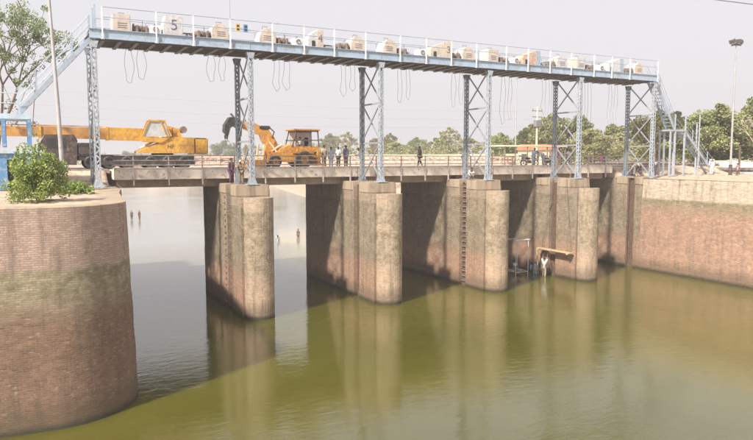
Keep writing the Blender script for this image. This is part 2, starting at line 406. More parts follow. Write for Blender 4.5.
tag(r1.build('road', 'road'), kind='structure')

# left abutment
def arc(cx, cy, r, a0, a1, n):
    return [(cx+r*math.cos(R(a0+(a1-a0)*i/n)), cy+r*math.sin(R(a0+(a1-a0)*i/n))) for i in range(n+1)]
la = empty('bridge_abutment', (0, 0, 0), 'massive rounded pink brick abutment at the left edge, rising from the water under the bush', 'abutment')
path = [(-26, -13.3), (-9, -15.1), (-4.5, -15.5)]+arc(-3.03, -12.45, 3.15, -98, -4, 44)+[(.8, -5), (1.55, 0), (1.58, 5), (1.58, 18)]
mb = MB(); wall_grid(mb, path, -1, 9.3, du=.14, dz=.13, amp=.028, smooth=True, sc=.8, batter=.03, rough=lambda z: 1.0+.5*sstep(4, 4.8, z)*(1-sstep(6.4, 6.8, z))-.5*sstep(6.7, 7, z))
mb.build('brick_face', 'abut', la, fix=False)
# coping strip and fill top, a gently uneven earth-strewn surface
top = MB(); n = len(path)
for i, (x, y) in enumerate(path):
    cx, cy = -3.5, max(y, -11.9)
    d = Vector((cx-x, cy-y, 0)); d = d.normalized() if d.length else d
    top.v += [(x, y, 9.3), (x+d.x*.02, y+d.y*.02, 9.34), (x+d.x*.55, y+d.y*.55, 9.36), (x+d.x*1.2, y+d.y*1.2, 9.33)]
for i in range(n-1):
    for k in range(3): a = i*4+k; top.f.append((a, a+4, a+5, a+1)); top.sm.append(False)
top.build('coping', 'cap', la)
fill = MB(); pp = [q for q in path if q[1] < 3]+[(1.56, 3.3), (-26, 3.3)]
fill.v = [(x, y, 9.31) for x, y in pp]; fill.f = [tuple(range(len(pp)))]; fill.sm = [False]
fill.build('earth_fill', 'dirt', la)
mnd = MB()
for i in range(41):
    for j in range(33):
        x, y = -9+8.8*i/40, -14.0+16.8*j/32
        mnd.v.append((x, y, 9.31+(.13*abs(nz((x, y, 0), .6))+.08*abs(nz((x, y, 0), 1.7, 4)))*min(1, 2*min(i, 40-i)/8)*min(1, min(j, 32-j)/4)-.01))
for i in range(40):
    for j in range(32): a = i*33+j; mnd.f.append((a, a+33, a+34, a+1)); mnd.sm.append(True)
mnd.build('earth_heap', 'dirt', la)

# right abutment and wing wall
ra = empty('wing_wall', (49, 0, 0), 'long reddish brick wing wall with bleached top along the right bank', 'wall')
mb = MB(); path = [(0, 18), (0, 2.4), (.35, 2.4), (.35, 1.5), (0, 1.5), (0, .6)]
wall_grid(mb, path, -1, 9.32, du=.25, dz=.25, amp=.03); mb.build('abutment_face', 'pier', ra, fix=False)
mb = MB(); wall_grid(mb, [(.05, .6), (.12, -10), (.3, -30), (2.5, -70)], -1, 9.28, du=.25, dz=.2, amp=.05, sc=.7, batter=.02); mb.build('brick_face', 'wall', ra, fix=False)
mb = MB(); mb.add([(0, 18, 9.3), (0, .5, 9.3), (.1, -10, 9.29), (.3, -30, 9.29), (2.5, -70, 9.29), (3.2, -70, 9.27), (1.1, -30, 9.27), (.9, -10, 9.27), (.8, .5, 9.3), (.8, 18, 9.3)],
                 [(0, 1, 8, 9), (1, 2, 7, 8), (2, 3, 6, 7), (3, 4, 5, 6)]); mb.build('coping', 'wall', ra)
for y0, y1 in ((.55, 1.5), (2.4, 3.7)):
    MB().bevbox(-.06, .9, y0, y1, 8.7, 9.44, .02).build('cap_block', 'cap', ra)
MB().box(.05, .13, 1.55, 1.67, -.8, 9.3).box(.05, .13, 2.23, 2.35, -.8, 9.3).build('gate_guide', 'guide', ra)
MB().box(.2, .33, 1.68, 2.22, -.8, 9.2).build('groove_liner', 'guide', ra)

# piers
def make_pier(back, rungs, steps):
    root = empty('bridge_pier', (0, 0, 0))
    hw = 1.15
    body = [(-hw, back)]+[(-hw, 2.3), (-.78, 2.3), (-.78, 1.35), (-hw, 1.35), (-hw, -.3), (hw, -.3), (hw, 1.35), (.78, 1.35), (.78, 2.3), (hw, 2.3), (hw, back)]+[(hw*math.cos(R(a)), back+hw*math.sin(R(a))) for a in range(20, 180, 20)]
    mb = MB(); wall_grid(mb, body, -1, 9.1, True, .28, .26, .025); mb.build('pier_body', 'pier', root, fix=False)
    mb = MB(); wall_grid(mb, [(-1.165, 1.1), (-1.165, -1.15), (1.0, -1.15), (1.0, 1.1)], -1, 8.58, True, .2, .24, .028); mb.build('pier_flank', 'pier', root, fix=False)
    nose = [(-.98, -1.1), (-.98, -1.2)]+arc(.02, -1.2, 1.0, 190, 350, 14)+[(1.02, -1.2), (1.02, -1.1)]
    mb = MB(); wall_grid(mb, nose, -1, 8.62, True, .2, .24, .012); mb.build('pier_nose', 'nose', root, fix=False)
    MB().bevbox(-1.19, 1.12, -.32, 1.33, 8.64, 9.43, .05).build('cap_block', 'cap', root)
    MB().bevbox(-1.19, 1.19, 2.32, 4.35, 8.75, 9.43, .03).build('cap_block', 'cap', root)
    MB().bevbox(-1.17, 1.17, 4.9, back, 9.08, 9.16, .02).build('bearing_shelf', 'girder', root)
    for s in (-1, 1):
        MB().box(s*.80-.05, s*.80+.05, 1.38, 1.5, -.8, 9.2).box(s*.8-.05, s*.8+.05, 2.16, 2.28, -.8, 9.2).build('gate_guide', 'guide', root)
        MB().box(min(s*.79, s*.86), max(s*.79, s*.86), 1.505, 2.155, -.8, 9.05).build('groove_liner', 'guide', root)
        if rungs: r_ = MB()
        for k in range(22 if rungs else 0): z = .4+k*.42; r_.box(s*.93-.06, s*.93+.06, 1.5, 2.16, z, z+.07)
        if rungs: r_.build('guide_rung', 'rust', root, kind='stuff')
        st = MB()
        for k in range(19 if steps else 0): z = .9+k*.42; st.box(s*1.15-.07, s*1.15+.07, 2.62, 2.95, z, z+.1)
        if steps: st.build('step_iron', 'rust', root, kind='stuff')
    return root
plabels = ['leftmost freestanding river pier, with open pale water on both sides of it', 'second river pier from the left, directly under the tower beside the person in blue',
           'third river pier from the left, with a crouching person in white on its top', 'rightmost freestanding river pier, with a wooden plank slung against its flank']
for i, lb in enumerate(plabels):
    p = make_pier(9.0 if i == 0 else 12.0, i in (0, 2), i == 0); p.location = (10*(i+1), 0, 0); tag(p, lb, 'pier', 'river piers of the barrage')

# bridge deck
dk = empty('road_bridge', (25, 11, 9.2), 'long low concrete road bridge on the piers carrying vehicles and people', 'bridge')
def DB(name, mat, mb, **k):
    o = mb.build(name, mat, dk, **k); o.location = (-25, -11, -9.2); return o
spans = [(1.6, 10), (10, 20), (20, 30), (30, 40), (40, 48.5)]
for a, b in spans:
    DB('deck_slab', 'concrete', MB().bevbox(a+.015, b-.015, 3.9, 18, 9.76, 10.45, .02))
    for y in (4.95, 8, 11, 14, 16.8):
        DB('girder', 'girder', MB().bevbox(a+.25, b-.25, y, y+.5, 9.17, 9.757, .02))
    DB('kerb', 'concrete', MB().bevbox(a+.02, b-.02, 3.93, 4.25, 10.452, 10.6, .02))
pu = [2.86+2.35*i for i in range(20)]
for u in pu:
    m = MB(); m.box(u-.04, u+.04, 3.80, 3.90, 9.35, 11.45); m.box(u-.09, u+.09, 3.84, 3.897, 9.9, 10.3); DB('rail_post', 'rail', m)
for a, b in spans:
    for z in (11.42, 11.08, 10.76): DB('hand_rail', 'rail', MB().tube([(a, 3.78, z), (b, 3.78, z)], .04, 6))
for u in pu:
    if u > 47: break
    m = MB(); u1 = u+2.35
    m.box(u, u+.25, 17.6, 17.9, 10.452, 11.5); DB('parapet_post', 'parapet', m)
    m = MB(); m.box(u+.253, u1-.003, 17.65, 17.85, 11.25, 11.42); m.box(u+.253, u1-.003, 17.65, 17.85, 10.452, 10.8)
    m.bar((u+.3, 17.75, 10.8), (u1-.05, 17.75, 11.25), .12, .1); m.bar((u+.3, 17.76, 11.25), (u1-.05, 17.76, 10.8), .12, .1)
    m.box(u+1.2, u+1.35, 17.66, 17.84, 10.8, 11.25)
    DB('parapet_panel', 'parapet', m)

# ------------------------------------------------------------------ gantry towers
ZT = 18.3-9.43
def make_tower():
    root = empty('gantry_tower', (0, 0, 9.43))
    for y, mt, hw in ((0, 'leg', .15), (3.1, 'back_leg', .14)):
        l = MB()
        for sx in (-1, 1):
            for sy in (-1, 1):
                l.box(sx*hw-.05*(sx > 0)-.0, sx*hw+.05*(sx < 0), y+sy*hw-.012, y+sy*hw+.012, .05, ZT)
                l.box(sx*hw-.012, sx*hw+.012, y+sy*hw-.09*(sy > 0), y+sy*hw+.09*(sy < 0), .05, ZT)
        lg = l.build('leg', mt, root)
        lc = MB(); k = 0; z = .55
        while z < ZT-.5:
            for s in (-1, 1):
                t = 1 if k % 2 else -1
                lc.bar((-hw*t, y+s*hw, z), (hw*t, y+s*hw, z+.30), .085, .012, up=(0, 1, 0))
                lc.bar((s*hw, y-hw*t, z), (s*hw, y+hw*t, z+.30), .012, .085)
            z += .30; k += 1
        lc.build('lacing', mt, lg, kind='stuff')
        for z0, z1, w0, w1 in ((.05, .5, .30, .17), (ZT, ZT-.4, .28, .17)):
            for s in (-1, 1):
                f = MB(); f.prism([(-w0, z0), (w0, z0), (w1, z1), (-w1, z1)], y+s*(hw+.02)-.01, y+s*(hw+.02)+.01, 'y')
                f.build('gusset_plate', mt, lg)
        MB().bevbox(-.42, .42, y-.36, y+.36, 0, .05, .01).build('base_plate', mt, root)
    H = ZT/3
    for k in range(3):
        MB().bar((.07, .15, H*k+.15), (.07, 2.95, H*(k+1)-.15), .07, .1).build('diagonal_brace', 'brace', root)
        MB().bar((-.07, 2.95, H*k+.15), (-.07, .15, H*(k+1)-.15), .07, .1).build('diagonal_brace', 'brace', root)
    for k in (1, 2):
        MB().bar((0, .15, H*k), (0, 2.95, H*k), .12, .12).build('strut', 'brace', root)
    return root
tw = make_tower()
tl = ['lattice gantry tower at the left end, by the light pole and bush', 'lattice gantry tower on the first freestanding pier, in front of the digger',
      'lattice gantry tower on the second freestanding pier, right of the person in blue', 'lattice gantry tower on the third pier with a crouching person at its foot',
      'lattice gantry tower on the fourth pier, beside the people with motorcycles', 'lattice gantry tower at the right bank where the steep stair comes down']
for i, (u, lb) in enumerate(zip((.24, 10, 20, 30, 40, 49.45), tl)):
    t = tw if i == 0 else copy_tree(tw); t.location = (u, 0, 9.43); tag(t, lb, 'steel tower', 'towers carrying the gate gantry')

# ------------------------------------------------------------------ walkway on top
wk = empty('hoist_walkway', (25, 1.5, 18.3), 'long pale blue steel hoist walkway raised across the whole barrage', 'gantry')
def WB(name, mat, mb, **k):
    o = mb.build(name, mat, wk, **k); o.location = (-25, -1.5, -18.3); return o
sp = [(.0, 10), (10, 20), (20, 30), (30, 40), (40, 49.75)]
for a, b in sp:
    for y, s in ((-.14, 1), (3.4, -1)):
        m = MB(); zt = 19.02; zb = 18.45
        a_, b_ = a+.012, b-.012
        m.box(a_, b_, y-.02, y+.02, zb+.04, zt-.04); m.box(a_, b_, y-.11, y+.11, zt-.037, zt); m.box(a_, b_, y-.11, y+.11, zb, zb+.037)
        e = WB('edge_beam', 'beam', m)
    u = a+.8
    while u < b-.2:
        m = MB(); m.box(u-.05, u+.05, -.0, 3.28, 18.62, 18.9); m.box(u-.11, u+.11, 0, 3.28, 18.34, 18.40); WB('cross_joist', 'dark_steel', m); u += 1.0
    for y in (.35, 1.15, 1.95, 2.75):
        WB('deck_stringer', 'dark_steel', MB().box(a+.02, b-.02, y-.05, y+.05, 18.40, 18.62))
    for k in range(10):
        L_ = (b-a)/10; x0 = a+k*L_+.01
        WB('floor_plate', 'dark_steel', MB().box(x0, x0+L_-.02, .0, 3.26, 18.904, 18.93))
pf = [.75, 3.9, 6.2, 8.6, 11.5, 13.8, 16.1, 18.6, 21.5, 23.8, 26.1, 28.5, 31.5, 33.8, 36.2, 38.6, 41.3, 43.5, 45.8, 49.5]
ZR = 20.32
for y, sgn in ((-.29, -1), (3.55, 1)):
    for u in pf:
        m = MB(); m.box(u-.04, u+.04, y-.035, y+.035, 18.42, ZR); m.box(u-.1, u+.1, y-.02 if sgn < 0 else y-.03, y+.03 if sgn < 0 else y+.02, 18.40, 18.46)
        WB('guard_post', 'white' if sgn < 0 else 'steel', m)
    for a, b in zip(pf, pf[1:]):
        for z in (ZR, 19.72):
            WB('guard_rail', 'steel', MB().tube([(a+.05, y, z), (b-.05, y, z)], .026, 6))
for x in (.35,):
    for y in (-.2, .9, 3.4): WB('guard_post', 'beam', MB().box(x-.06, x+.06, y-.06, y+.06, 19.025, 20.42))

# hoist machinery
def arcpts(r, x, z, a0, a1, n=10): return [(x+r*math.cos(R(a0+(a1-a0)*i/n)), z+r*math.sin(R(a0+(a1-a0)*i/n))) for i in range(n+1)]
def make_winch(boxy=False, mat='hood', flip=1):
    """rounded (or boxy) hood plus open gear train on a bedplate; local x runs along the walkway"""
    root = empty('winch', (0, 0, 18.93)); F = lambda x: x*flip
    hood = [(0, .25), (1.05, .25), (1.05, 1.3), (.06, 1.3), (0, 1.25)] if boxy else [(0, .25), (1.2, .25), (1.2, .75)]+arcpts(.55, .65, .75, 0, 150)+[(.02, .6)]
    m = MB(); m.prism([(F(x), z) for x, z in hood], .95, 2.15); h = m.build('hood', mat, root)
    m = MB(); m.prism([(F(x+.03*(1 if x < .5 else -1)), z-.02) for x, z in hood], .93, .948); m.build('hood_rim', 'hood' if mat == 'rusthood' else 'rusthood', h)
    for k in range(3):
        m = MB(); xa, xb = F(.28), F(.85); m.box(min(xa, xb), max(xa, xb), .925, .9299, .45+k*.13, .50+k*.13); m.build('vent_slot', 'dark_steel', h)
    MB().tube([(F(.4), 1.55, 1.2), (F(.4), 1.55, 1.48), (F(.75), 1.55, 1.48), (F(.75), 1.55, 1.2)], .025, 6).build('lifting_loop', 'rust', h)
    MB().bevbox(min(F(2.3), F(2.55)), max(F(2.3), F(2.55)), 1.2, 1.6, .0, .55, .03).build('control_box', 'steel', root)
    MB().tube([(F(1.7), .88, .2), (F(1.75), .82, .62), (F(1.75), .82, .95)], .02, 6).build('brake_lever', 'dark_steel', root)
    MB().box(min(F(0), F(2.2)), max(F(0), F(2.2)), .85, 2.25, 0, .16).box(min(F(.05), F(2.15)), max(F(.05), F(2.15)), .9, 1.05, .16, .25).build('bed_frame', 'rust', root)
    for x in (1.45, 2.05):
        MB().prism([(F(x)-.09, .16), (F(x)+.09, .16), (F(x)+.06, .72), (F(x)-.06, .72)], 1.0, 2.1).build('bearing_block', 'rust', root)
    m = MB(); m.tube([(F(1.25), 1.5, .5), (F(2.2), 1.5, .5)], .24, 14)
    m.build('rope_drum', 'rust', root)
    m = MB()
    for x in (1.62, 1.72, 1.82, 1.92): m.ring((F(x), 1.5, .5), .2, .31, .05, 'x', 18)
    m.build('drum_flange', 'rust', root)
    m = MB(); m.ring((F(1.3), 1.5, .52), .05, .36, .07, 'x', 20); m.build('gear_wheel', 'rust', root)
    return root
wl = [(1.5, 1, 'hood', True, 'boxy white winch hood nearest the left end of the walkway'),
      (8.9, -1, 'hood', False, 'winch with cream hood just left of the thin antenna rod'),
      (11.0, 1, 'hood', False, 'rounded winch hood just right of the second tower top'),
      (19.2, -1, 'hood', False, 'winch with domed hood between the number 4 cover and the third tower'),
      (20.7, 1, 'hood', False, 'rounded winch hood just right of the third tower top'),
      (29.2, -1, 'hood', False, 'winch with domed hood just left of the fourth tower top'),
      (30.6, 1, 'hood', True, 'boxy cream winch hood just right of the fourth tower top'),
      (39.3, -1, 'rusthood', False, 'winch with cream hood just left of the fifth tower top'),
      (40.4, 1, 'rusthood', True, 'boxy cream winch hood just right of the fifth tower top'),
      (49.0, -1, 'hood', False, 'winch hood closest to the head of the right hand stair')]
for x, fl, mt, bx, lb in wl:
    wv = make_winch(bx, mt, fl); wv.location = (x, 0, 18.93); tag(wv, lb, 'winch', 'gate winches on the walkway')
def text_mesh(txt, size, mat, parent, loc, rot, ext=.004, name='number'):
    c = bpy.data.curves.new(name, 'FONT'); c.body = txt; c.size = size; c.extrude = ext; c.offset = 0; c.align_x = 'CENTER'; c.align_y = 'CENTER'
    o = bpy.data.objects.new(name, c); col.objects.link(o); bpy.context.view_layer.update()
    me = bpy.data.meshes.new_from_object(o.evaluated_get(bpy.context.evaluated_depsgraph_get()))
    bpy.data.objects.remove(o); me.materials.clear(); me.materials.append(M[mat])
    o = bpy.data.objects.new(name, me); col.objects.link(o); o.parent = parent; o.location = loc; o.rotation_euler = rot; return o
def make_cover(num, body, front, wd=1.15):
    root = empty('motor_cover', (0, 0, 18.93))
    prof = [(.0, 0), (wd, 0), (wd, 1.42), (wd-.45, 1.42), (.1, .95), (0, .75)]
    if num == '5': prof = [(0, 0), (wd, 0), (wd, 1.45), (.12, 1.45), (-.05, .8), (-.05, 0)]
    m = MB(); m.prism(prof, .5, 1.7); m.build('cover_box', body, root)
    if num == '5':
        MB().box(.06, wd-.02, .47, .497, .1, 1.42).build('number_plate', front, root)
        nx, ny, sz, ro = (wd+.06)/2, .464, .95, (R(90), 0, 0)
    else:
        MB().box(wd-.48, wd-.02, .47, .497, .06, 1.40).build('number_plate', front, root)
        MB().box(.25, .5, .47, .495, .08, .62).build('dark_opening', 'shade', root)
        nx, ny, sz, ro = wd-.25, .464, .75, (R(90), 0, 0)
    if num: text_mesh(num, sz, 'ink', root, (nx, ny, .80), ro)
    return root
for u, num, bd, fr, lb in ((4.55, '5', 'hood', 'hood', 'pale motor cover with a big number 5 painted on its face'),
                         (14.45, '4', 'hood', 'rusthood', 'motor cover with a number 4 on its tan panel'),
                         (24.7, '3', 'rusthood', 'rusthood', 'tan peeling motor cover between the third and fourth towers'),
                         (33.9, '', 'orange_rust', 'steel', 'orange primed motor cover with a grey end panel'),
                         (43.9, '', 'hood', 'steel', 'cream motor cover between the fifth tower and the right end')):
    c_ = make_cover(num, bd, fr, 1.15 if u < 20 else 1.9); c_.location = (u, 0, 18.93); tag(c_, lb, 'motor cover', 'motor covers on the walkway')
for u, lb in ((3.68, 'small white gearbox beside the number 5 cover'), (13.4, 'small white gearbox left of the number 4 cover'), (23.7, 'small white gearbox left of the tan peeling cover'),
              (33.0, 'small white gearbox left of the orange motor cover'), (42.9, 'small white gearbox left of the cover nearest the right stair')):
    t = empty('gearbox', (u, 0, 18.93), lb, 'gearbox', 'small gearboxes on the walkway')
    MB().bevbox(0, .72, .7, 1.4, .12, .72, .05).build('casing', 'white', t)
    MB().box(.1, .62, .75, 1.35, 0, .117).build('foot', 'rust', t)
    MB().tube([(.36, 1.05, .72), (.36, 1.05, .92)], .05, 8).build('shaft', 'rust', t)
    MB().ring((.36, .66, .5), .12, .17, .04).build('hand_wheel', 'rust', t)
# line shaft across each span
for a, b, lb in ((5.8, 6.7, 'short drive shaft right of the number 5 cover'), (15.7, 17.0, 'drive shaft right of the number 4 cover'), (26.7, 27.1, 'drive shaft right of the tan peeling cover'),
                 (36.0, 37.1, 'drive shaft right of the orange motor cover'), (45.9, 46.8, 'drive shaft near the right stair head')):
    t = MB().tube([(a, 1.4, 19.45), (b, 1.4, 19.45)], .05, 8).box(a+.3, a+.4, 1.3, 1.5, 18.935, 19.42).build('drive_shaft', 'rust'); tag(t, lb, 'shaft', 'drive shafts on the walkway')
# signal boards by antenna
t = empty('signal_board', (9.25, 0, 19), 'pair of small ochre and blue boards on the rail near the antenna rod', 'sign board')
MB().box(-.30, -.02, -.40, -.34, .55, 1.05).build('board', 'yellow_mark', t); MB().box(.22, .50, -.40, -.34, .55, 1.05).build('board', 'blue', t)
for x in (-.16, .36): MB().box(x-.08, x+.08, -.415, -.403, .85, .97).box(x-.08, x+.08, -.415, -.403, .64, .76).build('lens', 'shade', t)
MB().bar((-.3, -.325, .8), (.5, -.325, .8), .03).build('bracket', 'steel', t)
t = MB().tube([(8.6, -.25, 20.33), (8.6, -.25, 24.5)], [.03, .018], 6).build('antenna_rod', 'pole'); tag(t, 'thin antenna rod standing up from the walkway rail', 'antenna')

# hanging chain loops
cl = [(2.4, 'hanging wire loops under the walkway near its left end', 2.4), (7.6, 'hanging wire loops just left of the second tower', 2.2), (12.2, 'hanging wire loops right of the second tower', 2.6),
      (17.4, 'hanging wire loops left of the third tower', 2.6), (22.2, 'hanging wire loops right of the third tower', 2.9), (27.2, 'hanging wire loops left of the fourth tower', 2.9),
      (32.2, 'long hanging wire loops right of the fourth tower', 4.2), (36.7, 'long hanging wire loops left of the fifth tower', 4.0), (41.4, 'hanging wire loops right of the fifth tower', 4.3), (44.7, 'hanging wire loops left of the sixth tower', 4.6)]
for u, lb, ln in cl:
    m = MB(); rr = random.Random(int(u*10))
    for du in (0, .75):
        a = ln*rr.uniform(.85, 1.05); ww = rr.uniform(.22, .34); pts = []
        for k in range(25):
            t_ = k/24; s_ = t_*2-1
            pts.append((u+du+math.sin(s_*math.pi*.5)*ww*(1.15-.8*abs(s_)**3)+.05*math.sin(k*.9+u), 1.0+.05*math.cos(k), 18.4-a*(1-abs(s_)**2.2)))
        m.tube(pts, .012, 5, False)
    tag(m.build('wire_loop', 'wire'), lb, 'wire', 'wire loops hanging under the walkway')

# ------------------------------------------------------------------ stairs
def flight(root, x0, z0, x1, z1, y0, y1, mat, nst, rails=True, rail_h=1.0, posts=3):
    d = Vector((x1-x0, 0, z1-z0))
    for y in (y0, y1): MB().bar((x0, y, z0), (x1, y, z1), .05, .26).build('stringer', mat, root)
    tm = MB().box(-.14, .14, y0+.03, y1-.03, -.02, .02).mesh('tread', mat)
    for k in range(nst):
        t = (k+.5)/nst; o = bpy.data.objects.new('tread', tm); col.objects.link(o); o.parent = root; o.location = (x0+d.x*t, 0, z0+d.z*t+.05)
    if rails:
        for y in (y0, y1):
            for h in (rail_h, rail_h*.62, rail_h*.3): MB().tube([(x0, y, z0+h), (x1, y, z1+h)], .022, 6).build('hand_rail', mat, root)
            for k in range(posts):
                t = (k+.5)/posts; MB().box(x0+d.x*t-.03, x0+d.x*t+.03, y-.03, y+.03, z0+d.z*t, z0+d.z*t+rail_h).build('rail_post', mat, root)
sl = empty('staircase', (0, 0, 9.4), 'steep pale blue stair climbing to the left end of the walkway', 'staircase')
S_ = empty('x', (0, 0, 0)); bpy.data.objects.remove(S_)
flight(sl, .1, 9.05, -3.95, 4.45, .3, 1.3, 'steel', 17, rail_h=1.45, posts=2)
m = MB().box(-7.5, -3.3, -.2, 2.6, 4.10, 4.4); m.build('landing', 'paleblue', sl)
for x in (-3.42, -4.75, -7.2):
    for y in (-.1, 2.5): MB().box(x-.1, x+.1, y-.09, y+.09, 2.5, 4.097).build('landing_post', 'blue', sl)
for x in (-3.9, -5.2, -6.5): MB().box(x-.05, x+.05, -.15, -.05, 4.403, 5.6).build('rail_post', 'paleblue', sl)
for z in (5.58, 5.0): MB().tube([(-7.5, -.1, z), (-3.9, -.1, z)], .03, 6).build('hand_rail', 'paleblue', sl)
sr = empty('staircase', (49.5, 0, 9.4), 'steep grey steel stair coming down from the right end of the walkway to the bank', 'staircase')
flight(sr, .3, 9.35, 3.3, 4.75, .3, 1.2, 'steel', 14, rail_h=1.3, posts=2)
MB().bevbox(2.6, 4.9, .1, 1.5, 4.45, 4.62, .01).build('landing', 'leg', sr)
for x in (2.7, 3.35, 4.75):
    for y in (.18, 1.42): MB().box(x-.07, x+.07, y-.07, y+.07, .1, 4.447).build('landing_post', 'leg', sr)
for x in (3.3, 4.8): MB().box(x-.05, x+.05, .12, .22, 4.623, 6.1).build('rail_post', 'steel', sr)
flight(sr, 4.9, 4.5, 9.7, .2, .3, 1.2, 'steel', 14, rail_h=1.2, posts=2)

# kiosk below the left landing
kk = empty('kiosk', (-5, 2, 9.4), 'small blue painted block room with a dark doorway under the left stair landing', 'hut')
m = MB(); x0, x1, y0, y1, h = -3.0, 2.15, -2.3, 1.3, 2.1
m.box(x0, .35, y0, y0+.2, 0, h).box(1.35, x1, y0, y0+.2, 0, h).box(.35, 1.35, y0, y0+.2, 1.75, h).box(x0, x0+.2, y0+.2, y1, 0, h).box(x1-.2, x1, y0+.2, y1, 0, h).box(x0+.2, x1-.2, y1-.2, y1, 0, h)
m.build('wall', 'blue', kk)
MB().bevbox(x0-.15, x1+.15, y0-.15, y1+.15, h+.003, h+.22, .02).build('roof_slab', 'paleblue', kk)
MB().box(.37, 1.33, y0+.6, y0+.65, 0, 1.74).build('doorway_shade', 'shade', kk)  # dark sheet coloured as the shade inside the open doorway

# left lamp pole
lp = empty('lamp_post', (-1.95, -4.2, 9.28), 'tall slightly leaning grey lamp pole behind the bush, running out of the top', 'lamp post')
MB().tube([(0, 0, 0), (-.1, 0, 4.5), (-.36, 0, 11.5)], [.125, .105, .07], 12).build('pole', 'pole', lp)
MB().bevbox(-.22, .22, -.22, .22, 0, .22, .03).build('footing', 'cap', lp)
MB().tube([(-.36, 0, 11.4), (-.5, -.6, 12.1), (-.6, -1.2, 12.2)], .035, 6).build('arm', 'pole', lp)
MB().bevbox(-.72, -.48, -1.75, -1.15, 12.1, 12.24, .04).build('lamp_head', 'pole', lp)

# floodlight mast and posts on right bank
fm = empty('floodlight_mast', (58.4, -2.0, 9.5), 'tall slim floodlight mast with clustered lamps on the right bank', 'light mast')
MB().tube([(0, 0, 0), (0, 0, 6), (0, 0, 12.7)], [.11, .09, .06], 10).build('mast', 'pole', fm)
MB().tube([(0, 0, 0), (0, 0, 1.1)], .17, 10).build('mast_base', 'maroon', fm)
MB().box(-.7, .7, -.05, .05, 12.7, 12.8).box(-.05, .05, -.5, .5, 12.7, 12.8).build('cross_arm', 'dark_steel', fm)
for x, y, tilt in ((-.62, -.15, .5), (-.2, -.35, .15), (.25, -.3, -.2), (.62, -.1, -.55), (-.4, .3, .3), (.45, .3, -.4)):
    m = MB(); c_, s_ = math.cos(tilt), math.sin(tilt)
    m.prism([(x+a_*c_-b_*s_, 13.05+a_*s_+b_*c_) for a_, b_ in ((-.15, -.17), (.15, -.17), (.19, .17), (-.19, .17))], y-.1, y+.1); m.build('flood_lamp', 'dark_steel', fm)
    MB().box(x-.02, x+.02, y-.02, y+.02, 12.78, 12.9).build('lamp_bracket', 'dark_steel', fm)
for (u, v, h, r, mt, lb, nm) in ((54.7, -1.1, 6.0, .07, 'pole', 'slim grey post just right of the stair landing', 'utility_post'),
                          (57.0, .9, 5.2, .09, 'leg', 'white pipe post behind the foot of the right stair', 'utility_post'),
                          (53.3, 2.9, 4.6, .14, 'rust', 'rusty brown stanchion under the right stair landing', 'utility_post'),
                          (48.0, 18.3, 10.2, .07, 'pole', 'thin pale pole rising behind the far parapet', 'utility_post'),
                          (63.5, .5, 3.0, .12, 'bark', 'dark stump-like post near the right edge', 'utility_post')):
    t = empty(nm, (u, v, height(u, v) if u > 49.3 else 10.3), lb, 'post', 'posts on the right side')
    MB().tube([(0, 0, 0), (0, 0, h)], [r, r*.8], 10).build('shaft', mt, t); MB().bevbox(-r*1.4, r*1.4, -r*1.4, r*1.4, h, h+.08, .01).build('cap', mt, t)
t = empty('power_pole', (58, 26, 9.5), 'pale electric pole with crossarms beside the cream house', 'power pole')
MB().tube([(0, 0, 0), (0, 0, 8.6)], [.17, .11], 8).build('pole', 'cream', t)
for z in (8.0, 7.2): MB().box(-.9, .9, -.05, .05, z, z+.1).build('crossarm', 'rust', t)
MB().bevbox(-.35, .35, -.35, .35, 5.9, 6.8, .05).build('transformer', 'c_grey', t)
for x in (-.8, 0, .8): MB().tube([(x, 0, 8.1), (x, 0, 8.35)], .05, 6).build('insulator', 'rust', t)

# ------------------------------------------------------------------ wires overhead
def wire(name, a, b, sag, lb, r=.018, grp=None):
    pts = [(a[0]+(b[0]-a[0])*t/20, a[1]+(b[1]-a[1])*t/20, a[2]+(b[2]-a[2])*t/20-sag*4*(t/20)*(1-t/20)) for t in range(21)]
    tag(MB().tube(pts, r, 5, False).build(name, 'dark_steel' if name == 'overhead_wire' else 'wire'), lb, 'wire', grp)
wire('overhead_wire', (18.3, -18.2, 20.1), (16.65, -35.8, 14.6), .0, 'black overhead wire crossing the top right corner of the sky', .014)
for k, (za, zb) in enumerate(((20.5, 16.2), (18.3, 15.2), (16.8, 14.2))):
    wire('power_line', (-25, 60, za+1.5), (58, 27, zb+1.3), 1.2, ['uppermost', 'middle', 'lowest'][k]+' of three faint power lines behind the gantry', .009, 'faint power lines')

